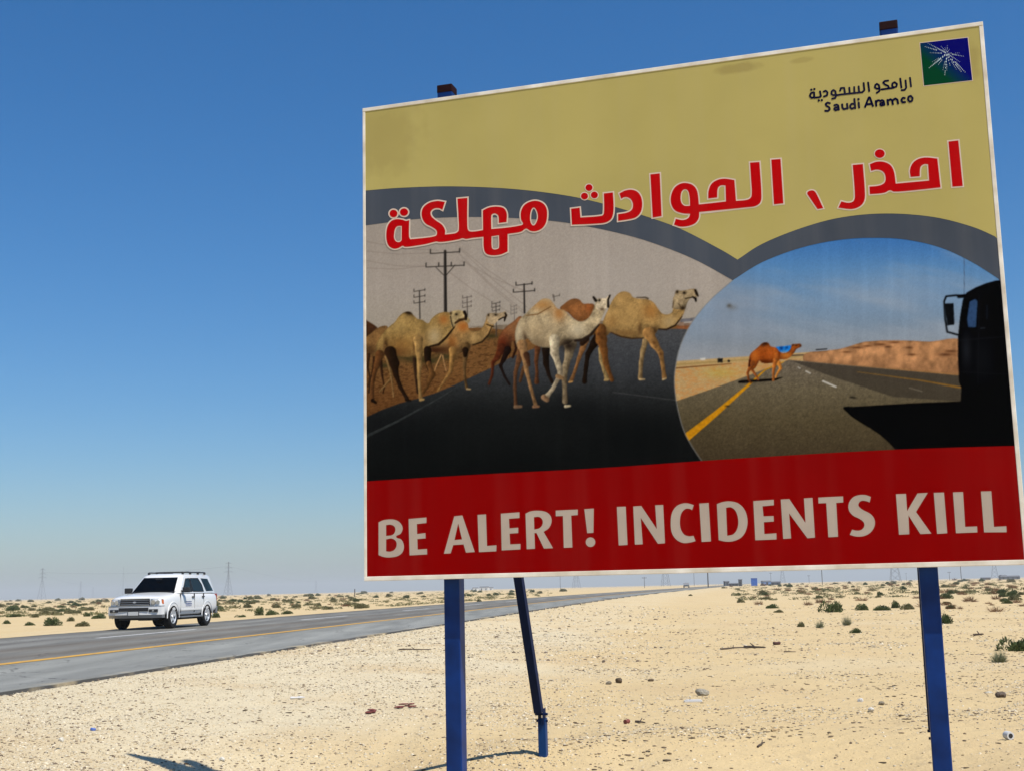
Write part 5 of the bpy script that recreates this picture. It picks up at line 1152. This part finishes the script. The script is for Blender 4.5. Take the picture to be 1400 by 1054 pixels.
def pebbles(name, X, Y, R, cols, flat=(.35,.75)):
    n = len(X); Z = ground_z(X,Y)
    V = ICO_V[None]*(1+rng.uniform(-.3,.3,(n,12,1))); V = V*(np.stack([rng.uniform(.7,1.5,n),rng.uniform(.6,1.2,n),rng.uniform(*flat,n)],-1)[:,None,:])*R[:,None,None]
    a = rng.uniform(0,6.28,n); c,s_ = np.cos(a)[:,None],np.sin(a)[:,None]
    V = np.stack([V[...,0]*c-V[...,1]*s_, V[...,0]*s_+V[...,1]*c, V[...,2]],-1)+np.stack([X,Y,Z+R*.12],-1)[:,None,:]
    F = ICO_F[None]+(np.arange(n)*12)[:,None,None]
    return mk_np(name, V.reshape(-1,3), F.reshape(-1,3), peb_m, colors=np.repeat(cols,12,0))
def gravel_field(n, ylo, yhi, dens, rr):
    y = ylo*(yhi/ylo)**rng.random(n*4); x = rng.uniform(-.5,.5,n*4)*y*.95 + .02*y
    q_ = road_dist(x,y); keep = (q_ < -.12) & (rng.random(n*4) < dens(x,y,q_)); x,y = x[keep][:n],y[keep][:n]; m_ = len(x)
    R = rr[0]*(rr[1]/rr[0])**(rng.random(m_)**1.7)*(.75+.25*y/14)
    t_ = rng.random(m_); pale = np.array([.57,.50,.37]); tan = np.array([.46,.37,.235]); dk = np.array([.16,.12,.085])
    c = np.where((t_<.45)[:,None], pale, np.where((t_<.80)[:,None], tan, dk))*rng.uniform(.75,1.15,(m_,1))
    return x,y,R,np.clip(c,0,.8)
gd = lambda x,y,q_: .10+.75*sstep(-8.5,-3.5,q_)*(.35+.65*(fbm(x*.5,y*.5,3)>.42)) + .55*(fbm(x*.7+31,y*.7,3)>.60)
x,y,R,c = gravel_field(52000, 9.0, 34, gd, (.0045,.017))
tag(pebbles('gravel', x,y,R,c), 'fine pale gravel strewn over the roadside sand', 'gravel', kind='stuff')
x,y,R,c = gravel_field(3500, 22, 75, gd, (.014,.035))
tag(pebbles('gravel', x,y,R,c), 'coarser gravel along the road shoulder farther off', 'gravel', kind='stuff')
# flat dark crusts and chips, mostly on the sand to the right
cd = lambda x,y,q_: np.where(x > .1*y-1.2, .15+.85*(fbm(x*.45+7,y*.8,3)>.55), .12)
x,y,R,c = gravel_field(6000, 9.2, 70, cd, (.006,.030)); c = np.array([.11,.08,.05])*rng.uniform(.5,1.8,(len(x),1))
tag(pebbles('dark_stone_chips', x,y,R,c,(.12,.35)), 'dark flat stone chips scattered over the sand', 'gravel', kind='stuff')

def rock(px, py, wpx, hpx, col, label, seed, name='rock', cat='rock'):
    r = np.random.default_rng(seed); p = at_ground(px,py,0); p = at_ground(px,py,gz(p.x,p.y)); kk = math.hypot(p.x,p.y)/F_PX
    bm = bmesh.new(); bmesh.ops.create_icosphere(bm, subdivisions=2, radius=1)
    cuts = [(r.normal(size=3),r.uniform(.62,.85)) for _ in range(9)]
    for v in bm.verts:
        q_ = np.array(v.co)
        for nn,dd in cuts:
            nn = nn/np.linalg.norm(nn); e = q_@nn-dd
            if e > 0: q_ = q_-nn*e
        v.co = q_*(1+r.uniform(-.04,.04))
    me = bpy.data.meshes.new(name); bm.to_mesh(me); bm.free()
    m = mat('rock_'+str(seed), col, .9, spec=.2); noisy(m, 3, .35, bump=.5, bdist=.1); me.materials.append(m)
    o = bpy.data.objects.new(name, me); COL.objects.link(o); o.location = (p.x,p.y,p.z+hpx*kk*.3); o.scale = (wpx*kk*.55,wpx*kk*.45,hpx*kk*.62); o.rotation_euler = (r.uniform(-.2,.2),r.uniform(-.2,.2),r.uniform(-.6,.6))
    tag(o, label, cat); return o
rock(960,950,19,10,(.30,.27,.21),'largest grey rock on the sand right of the brace',1)
rock(1369,952,14,8,(.13,.10,.075),'dark brown rock near the right picture edge',2)
rock(1352,948,9,4,(.55,.50,.40),'pale flat stone just left of the dark rock',3)
rock(1176,959,8,6,(.62,.60,.56),'small white stone left of the right blue post',4)
rock(1205,963,9,5,(.22,.19,.14),'small dark stone next to the white one',5)
rock(1191,971,8,6,(.60,.57,.50),'pale stone just below the small white one',6)
rock(303,1040,8,6,(.70,.67,.58),'white pebble touching the shadow at bottom left',7)
rock(714,1013,6,4,(.62,.56,.44),'pale pebble left of the brace footing',8)
rock(84,1013,6,6,(.66,.62,.52),'white stone low at the left on gravel',9)
rock(846,933,10,8,(.12,.09,.06),'dark lump among stones right of the brace',10)
rock(832,935,9,5,(.20,.17,.12),'small brown lump beside the dark lump right of brace',11)
rock(890,931,9,4,(.15,.11,.07),'flat dark stone between the dark lump and grey rock',12)
rock(1011,896,8,5,(.10,.04,.02),'rusty dark stone near the dry sticks',13) if False else None

# ------------------------------------------------------------------ litter and sticks
def gp(px,py,dz=0):
    p = at_ground(px,py,0); p = at_ground(px,py,gz(p.x,p.y)); return Vector((p.x,p.y,gz(p.x,p.y)+dz))
def thing_at(name, px, py, mb, m, label, cat, bevel=0, smooth=None):
    o = mb.build(name, m, None, bevel=bevel, smooth=smooth); p = gp(px,py); o.location = p; tag(o,label,cat); return o
def stick(px0,py0,px1,py1,r,m,label,name='stick',cat='stick',kink=.3,seed=0):
    rr = random.Random(seed); a,b = gp(px0,py0,r*.8),gp(px1,py1,r*1.2); mb = MB(); pts = [a]
    for i in range(1,4): t = i/4; q_ = a.lerp(b,t); q_ += Vector((rr.uniform(-1,1),rr.uniform(-1,1),rr.uniform(0,.6)))*r*kink*3; pts.append(q_)
    pts.append(b)
    for i in range(4): mb.bar(pts[i],pts[i+1],r*(1-.12*i),6,r*(1-.12*(i+1)))
    mb.bar(pts[2],pts[2]+Vector((rr.uniform(-4,4)*r,rr.uniform(2,5)*r,r*2.5)),r*.6,5,r*.3)
    base = Vector((a.x,a.y,gz(a.x,a.y))); o = mb.build(name,m,None); 
    for v in o.data.vertices: v.co -= base
    o.location = base; tag(o,label,cat); return o
wood = noisy(mat('weathered_dark_wood',(.07,.05,.035),.9),20,.3); tanw = noisy(mat('pale_dry_wood',(.42,.30,.16),.9),20,.3); redp = mat('faded_red_plastic',(.17,.04,.028),.7); whp = mat('white_plastic',(.55,.55,.54),.5); blp = mat('blue_plastic',(.08,.15,.45),.5); rust = noisy(mat('rusty_metal',(.06,.02,.014),.8),20,.4); blk = mat('black_rubber_scrap',(.02,.018,.016),.8)
stick(545,885.5,589,885.5,.016,wood,'long thin dark stick left of the left post',seed=1)
stick(985,888,1022,886,.02,wood,'dark broken branch on sand right of the sign centre',seed=2)
stick(1018,885.5,1046,886.5,.03,wood,'straight dark stick beside the rusty can',seed=3)
stick(1055,1001.5,1066,1000.5,.012,tanw,'short pale stick in the sand left of right post',seed=4)
stick(1036,1023,1046,1026.5,.010,wood,'small twig on sand near the bottom, left of right post',seed=5)
stick(869,987.5,882,989.5,.012,wood,'short dark stick right of the red scrap',seed=6)
stick(1072,891.5,1088,891.5,.012,wood,'thin twig on the sand right of the rusty can',seed=7)
stick(1331,869,1345,869,.03,wood,'short thick stick on the sand right of right post',seed=8)
# curled red strap: a flat ribbon lying in loops
def ribbon(name, pts, w, th, m, label, cat):
    P = [gp(*p) for p in pts]; base = P[0].copy(); mb = MB()
    for i,(a,b) in enumerate(zip(P[:-1],P[1:])):
        d = (b-a); s_ = Vector((-d.y,d.x,0)).normalized()*w; h = Vector((0,0,.012+.02*(i%2)))
        mb.prism([a-s_+h-base,b-s_+h-base,b+s_+h-base,a+s_+h-base],(0,0,th))
    o = mb.build(name,m,None,bevel=.003); o.location = base; tag(o,label,cat)
ribbon('strap',[(543,969),(549,967.5),(554,964.5),(559,965.5),(565,966),(562,969)],.035,.012,redp,'curled faded red strap lying left of the left post','strap')
ribbon('strap',[(503,974),(506,972),(509,973),(511,971)],.03,.012,redp,'smaller scrap of red strap at far left of the posts','strap')
# rusty crushed can: a dented open cylinder
def can(px,py,L,r,m,label,name,cat,az,dent=.3,lid=None):
    me = MB(); rr = random.Random(px); prof = []
    vs=[]; n=16
    for k_ in range(6):
        t = k_/5; 
        for i in range(n):
            a = 2*math.pi*i/n; q_ = r*(1-dent*math.exp(-((t-.5)/.2)**2)*max(0,math.sin(a)) )*(1 if 0 < k_ < 5 else .93); vs.append((L*(t-.5),q_*math.cos(a),r+q_*math.sin(a)))
    fs = [(k_*n+i,k_*n+(i+1)%n,(k_+1)*n+(i+1)%n,(k_+1)*n+i) for k_ in range(5) for i in range(n)]+[tuple(range(n)),tuple(range(5*n,6*n))]
    me.add(vs,fs); o = me.build(name,m,None,smooth=40); o.location = gp(px,py); o.rotation_euler = (0,0,az); tag(o,label,cat)
    if lid: MB().lathe([(0,-L/2-.002),(r*.55,-L/2-.002),(r*.6,-L/2+.004)],(0,0,r),(1,0,0),14).build('opening',lid,o)
    return o
can(1062,881,.15,.035,rust,'rusty crushed can with dark scraps, right of sign centre','can','can',.4)
can(1379,1010,.07,.034,whp,'white paper cup lying with its dark opening towards us','paper_cup','cup',1.75,.0,blk)
can(857,989,.06,.022,redp,'dark red crushed can near the bottom right of brace','can','can',.9)
# bent black rubber scrap (an L lying on the gravel)
mb = MB(); mb.prism([(0,0,0),(.10,0,0),(.30,.05,0),(1.0,.0,0),(1.0,.16,0),(.30,.2,0),(.02,.2,0)],(0,0,.06)); mb.prism([(0,0,.06),(.16,.02,.06),(.12,.2,.06),(-.02,.2,.06)],(-.05,0,.22)); thing_at('rubber_scrap',793,829,mb,blk,'black rubber scrap on gravel between brace and road','rubber scrap',bevel=.01).scale = (.33,.33,.33)
mb = MB().box((0,0,0),(.20,.07,.02)).box((.02,.01,.02),(.19,.06,.028)); thing_at('board_scrap',936,960,mb,whp,'white strip of board lying by the largest grey rock','board',bevel=.004)
mb = MB().lathe([(.0,0),(.012,.0),(.014,.02),(.010,.06),(.014,.10),(.012,.13),(.006,.145),(.006,.16),(0,.16)],(0,0,.014),(.96,.28,0),14); thing_at('plastic_bottle',397,953,mb,whp,'crumpled pale plastic bottle on gravel left of the posts','bottle',smooth=50)
mb = MB().lathe([(.0,0),(.022,.0),(.024,.006),(.024,.018),(.02,.022),(0,.022)],(0,0,.0),(.2,.1,.97),14); thing_at('bottle_cap',127,993.5,mb,blp,'tiny blue bottle cap on gravel at lower left','bottle cap',smooth=40)

# ------------------------------------------------------------------ far things on the horizon
steel = mat('galvanised_lattice', (.16,.165,.17), .7, .2); wire_m = mat('power_line_wire', (.08,.08,.085), .7); woodp = mat('wooden_pole', (.07,.055,.045), .9)
def far_base(px, d):
    az = math.atan((px-700)/(F_PX/math.cos(0))); R = ray(px, 815.5-.0222*(px-7)); t = d/math.hypot(R[0],R[1])
    x, y = R[0]*t, R[1]*t; return Vector((x,y,gz(x,y)))
def pylon(px, d, H, bw, label, name='transmission_tower', arms=3, r=.16):
    o = empty(name, far_base(px,d), math.radians(-25)); tag(o, label, 'pylon', 'transmission towers on the horizon')
    waist = .62*H; tw = 1.3
    def half(z): return bw/2+(tw/2-bw/2)*min(z/waist,1) if z < waist else tw/2*(1-.35*(z-waist)/(H-waist))
    levels = [0,.13,.25,.36,.46,.55,.62,.70,.78,.86,.93,1.0]
    for sx in (-1,1):
        for sy in (-1,1):
            mb = MB()
            for a,b in zip(levels[:-1],levels[1:]):
                ha,hb = half(a*H),half(b*H); mb.bar((sx*ha,sy*ha,a*H),(sx*hb,sy*hb,b*H),r,4)
            mb.build('leg', steel, o)
    mb = MB()
    for a,b in zip(levels[:-1],levels[1:]):
        ha,hb = half(a*H),half(b*H)
        for ax in (0,1):
            for s in (-1,1):
                for q in (-1,1):
                    p = (q*ha,s*ha) if ax == 0 else (s*ha,q*ha); p2 = (-q*hb,s*hb) if ax == 0 else (s*hb,-q*hb)
                    mb.bar((*p,a*H),(*p2,b*H),r*.55,3)
    mb.build('bracing', steel, o)
    for z,l in ((.70,7.5),(.82,6.2),(.95,5.0))[:arms]:
        mb = MB()
        for s in (-1,1):
            mb.bar((0,.5,z*H),(s*l,0,z*H),r*.8,4).bar((0,-.5,z*H),(s*l,0,z*H),r*.8,4).bar((0,0,z*H+1.6),(s*l,0,z*H),r*.8,4).bar((s*l,0,z*H),(s*l,0,z*H-2.2),r*.5,4)
        mb.build('crossarm', steel, o)
    return o
P1 = pylon(57, 2000, 46, 9, 'hazy lattice tower at far left, left of the car')
P2 = pylon(312, 1800, 46, 9, 'clearest lattice tower standing right of the car')
P3 = pylon(110, 3500, 44, 9, 'faint small lattice tower between far left one and the car')
P4 = pylon(127, 5000, 40, 9, 'faintest lattice tower close left of the car')
P5 = pylon(432, 4500, 44, 9, 'tiny faint tower left of the sign corner')
P6 = pylon(910, 1450, 46, 8.5, 'lattice tower legs showing under the middle of the sign')
P7 = pylon(1070, 2300, 46, 9, 'lattice tower legs right of the blue cabin under the sign')
P8 = pylon(1224, 1150, 46, 8.5, 'wide lattice tower legs just left of the right post')
P9 = pylon(1360, 1900, 46, 9, 'lattice tower under the sign near right picture edge')
PA = pylon(788, 1700, 46, 9, 'lattice tower legs right of the brace under the sign')
mast = empty('radio_mast', far_base(168,2400)); tag(mast,'thin faint radio mast behind the front of the car','mast')
MB().bar((0,0,0),(0,0,57),.30,5,.16).build('mast_pole', steel, mast)
for a in (0,2.1,4.2): MB().bar((0,0,45),(14*math.cos(a),14*math.sin(a),0),.06,3).build('guy_wire', wire_m, mast)
def wire(a, b, za, zb, label):
    A = Vector(a.location)+Vector((0,0,za)); B = Vector(b.location)+Vector((0,0,zb)); mb = MB(); pts = []
    for i in range(13): t = i/12; p = A.lerp(B,t); p.z -= 22*t*(1-t); pts.append(p-A)
    for p,q in zip(pts[:-1],pts[1:]): mb.bar(p,q,.10,3)
    o = mb.build('power_line', wire_m, None); o.location = A; tag(o,label,'power line','power lines on the horizon')
wire(P1,P2,40,40,'sagging power line between the two clearest towers at left'); wire(P2,P5,40,40,'faint power line from the tower right of the car to the sign')
wire(P1,P3,40,38,'faint power line running off the far left tower'); wire(P6,PA,40,40,'power line between tower legs under the sign'); wire(P8,P7,38,38,'power line left of the right post under the sign'); wire(P8,P9,38,38,'power line behind the right post')
def upole(px, d, H, label, r=.17):
    o = empty('utility_pole', far_base(px,d), math.radians(20)); tag(o,label,'utility pole','wooden utility poles along the far line')
    MB().bar((0,0,-.3),(0,0,H),r,7,r*.7).build('pole', woodp, o); MB().box((-1.3,-.08,H-.7),(1.3,.08,H-.5)).build('crossarm', woodp, o)
    for x in (-1.2,0,1.2): MB().bar((x,0,H-.5),(x,0,H-.15),.07,6).build('insulator', steel, o)
for px,d,H,lb in ((766,900,11,'utility pole just right of the brace under the sign'),(881,700,6,'short pole at the bend of the road'),(949,900,11,'thin utility pole left of the thickest pole'),(968,420,11,'thickest utility pole right of the road end'),(1054,1000,9,'thin pole right of the blue cabin'),(1124,520,11,'utility pole standing alone between cabin and right post'),(1106,1100,7,'short thin pole left of the lone utility pole'),(1298,900,6,'short pole just right of the right post'),(1314,600,11,'utility pole right of the right post'),(1239,1500,9,'thin pole beside the right post, on its left')):
    upole(px,d,H,lb,.2 if px == 968 else .15)
mp = empty('marker_post', far_base(485,330)); mp.location.z -= .0; tag(mp,'short dark marker post left of the sign corner','post'); MB().box((-.11,-.08,-.2),(.11,.08,1.9)).build('post_shaft', woodp, mp); MB().box((-.13,-.10,1.9),(.13,.10,2.05)).build('post_cap', steel, mp)
# blue site cabin and yard clutter
cab_m = noisy(mat('blue_cabin_paint',(.02,.10,.42),.5),2,.15); dkm = mat('dark_opening',(.02,.02,.025),.6); greym = mat('grey_sheet_metal',(.10,.105,.115),.7,.2); whm = mat('white_render',(.6,.6,.57),.8); roofm = mat('grey_roof',(.12,.12,.125),.8)
cb = empty('site_cabin', far_base(1031,560), math.radians(-12)); tag(cb,'upright bright blue cabin on the horizon right of the road','cabin')
MB().box((-1.3,-1.2,.15),(1.3,1.2,3.3)).build('walls', cab_m, cb, bevel=.05); MB().box((-1.4,-1.3,3.3),(1.4,1.3,3.42)).build('roof', cab_m, cb); dd = MB().box((-.2,-1.24,.2),(.7,-1.2,2.3)).build('door', cab_m, cb); MB().box((.5,-1.29,1.2),(.6,-1.24,1.3)).build('handle', greym, dd); MB().box((-1.3,-1.2,0),(-.9,1.2,.15)).box((.9,-1.2,0),(1.3,1.2,.15)).build('skid', greym, cb)
def shed(px,d,w,h,dp,m,label,name='shed',cat='building',doors=1,group=None):
    o = empty(name, far_base(px,d), math.radians(rnd.uniform(-20,20))); tag(o,label,cat,group)
    MB().box((-w/2,-dp/2,-.2),(w/2,dp/2,h)).build('wall', m, o); MB().prism([(-w/2-.2,-dp/2-.2,h),(-w/2-.2,dp/2+.2,h),(-w/2-.2,0,h+.18*dp)],(w+.4,0,0)).build('roof', roofm, o)
    for i in range(doors): x = -w/2+w*(i+.5)/doors; MB().box((x-.5,-dp/2-.04,.0),(x+.5,-dp/2,min(2.1,h*.8))).build('door', dkm, o)
shed(1012,600,1.6,3.0,1.6,greym,'narrow grey hut left of the blue cabin','hut'); shed(1003,620,4.5,1.1,2,greym,'long low grey shed left of the blue cabin',doors=3); shed(1047,650,4,1.8,3,mat('blue_grey_sheet',(.12,.2,.38),.6),'low blue grey hut right of the blue cabin','hut'); shed(993,640,2.2,2.2,2,greym,'small dark hut at the left end of the yard','hut'); shed(1060,680,5,1.4,3,greym,'low grey shed at the right end of the yard',doors=2)
shed(662,1300,9,3.0,6,whm,'tiny white building on the horizon between post and brace',doors=2); shed(650,1400,6,2.5,5,whm,'smaller white building left of the tiny white one',doors=1); shed(671,1350,5,2.4,5,whm,'white building right of the tiny white one',doors=1)
shed(1380,900,12,1.7,4,greym,'long dark plant building at the right end of horizon',doors=4); shed(1371,950,4,2.6,4,greym,'taller block beside the long plant building',doors=1); shed(1347,1000,7,1.2,3,greym,'low shed left of the plant building',doors=2)
# a far vehicle coming along the road
tk = empty('pickup_truck', Vector((*[float(a) for a in road_pt(420.,9.0)],road_z(9.0))), math.radians(-100)); tag(tk,'tiny far vehicle on the road bend under the sign','vehicle')
MB().prism([(-2.4,-.85,.45),(2.3,-.85,.45),(2.4,-.85,.95),(1.0,-.85,1.05),(.5,-.85,1.65),(-.9,-.85,1.65),(-1.0,-.85,1.0),(-2.4,-.85,1.0)],(0,1.7,0)).build('body', mat('pale_truck_paint',(.2,.2,.2),.4), tk, bevel=.05); MB().prism([(.95,-.87,1.08),(.48,-.87,1.58),(-.82,-.87,1.58),(-.85,-.87,1.08)],(0,1.74,0)).build('windows', dkm, tk)
for x in (-1.5,1.5):
    for s in (-1,1): MB().lathe([(0,-.1),(.36,-.1),(.36,.1),(0,.1)],(x,s*.8,.37),(0,1,0),16).build('wheel', dkm, tk)

# ------------------------------------------------------------------ desert haze
hz_o = MB().box((-8600,-8600,-1.6),(8600,8600,62)).build('haze', None)
hm = bpy.data.materials.new('haze_air'); hm.use_nodes = True; hn = hm.node_tree.nodes; hn.remove(hn['Principled BSDF'])
pv = hn.new('ShaderNodeVolumePrincipled'); pv.inputs['Color'].default_value = (.93,.95,.93,1); pv.inputs['Density'].default_value = .00026; pv.inputs['Anisotropy'].default_value = .0
hm.node_tree.links.new(pv.outputs[0], hn['Material Output'].inputs['Volume'])
hz_o.data.materials.append(hm); tag(hz_o, 'thin pale dust haze over the desert', 'haze', kind='stuff')
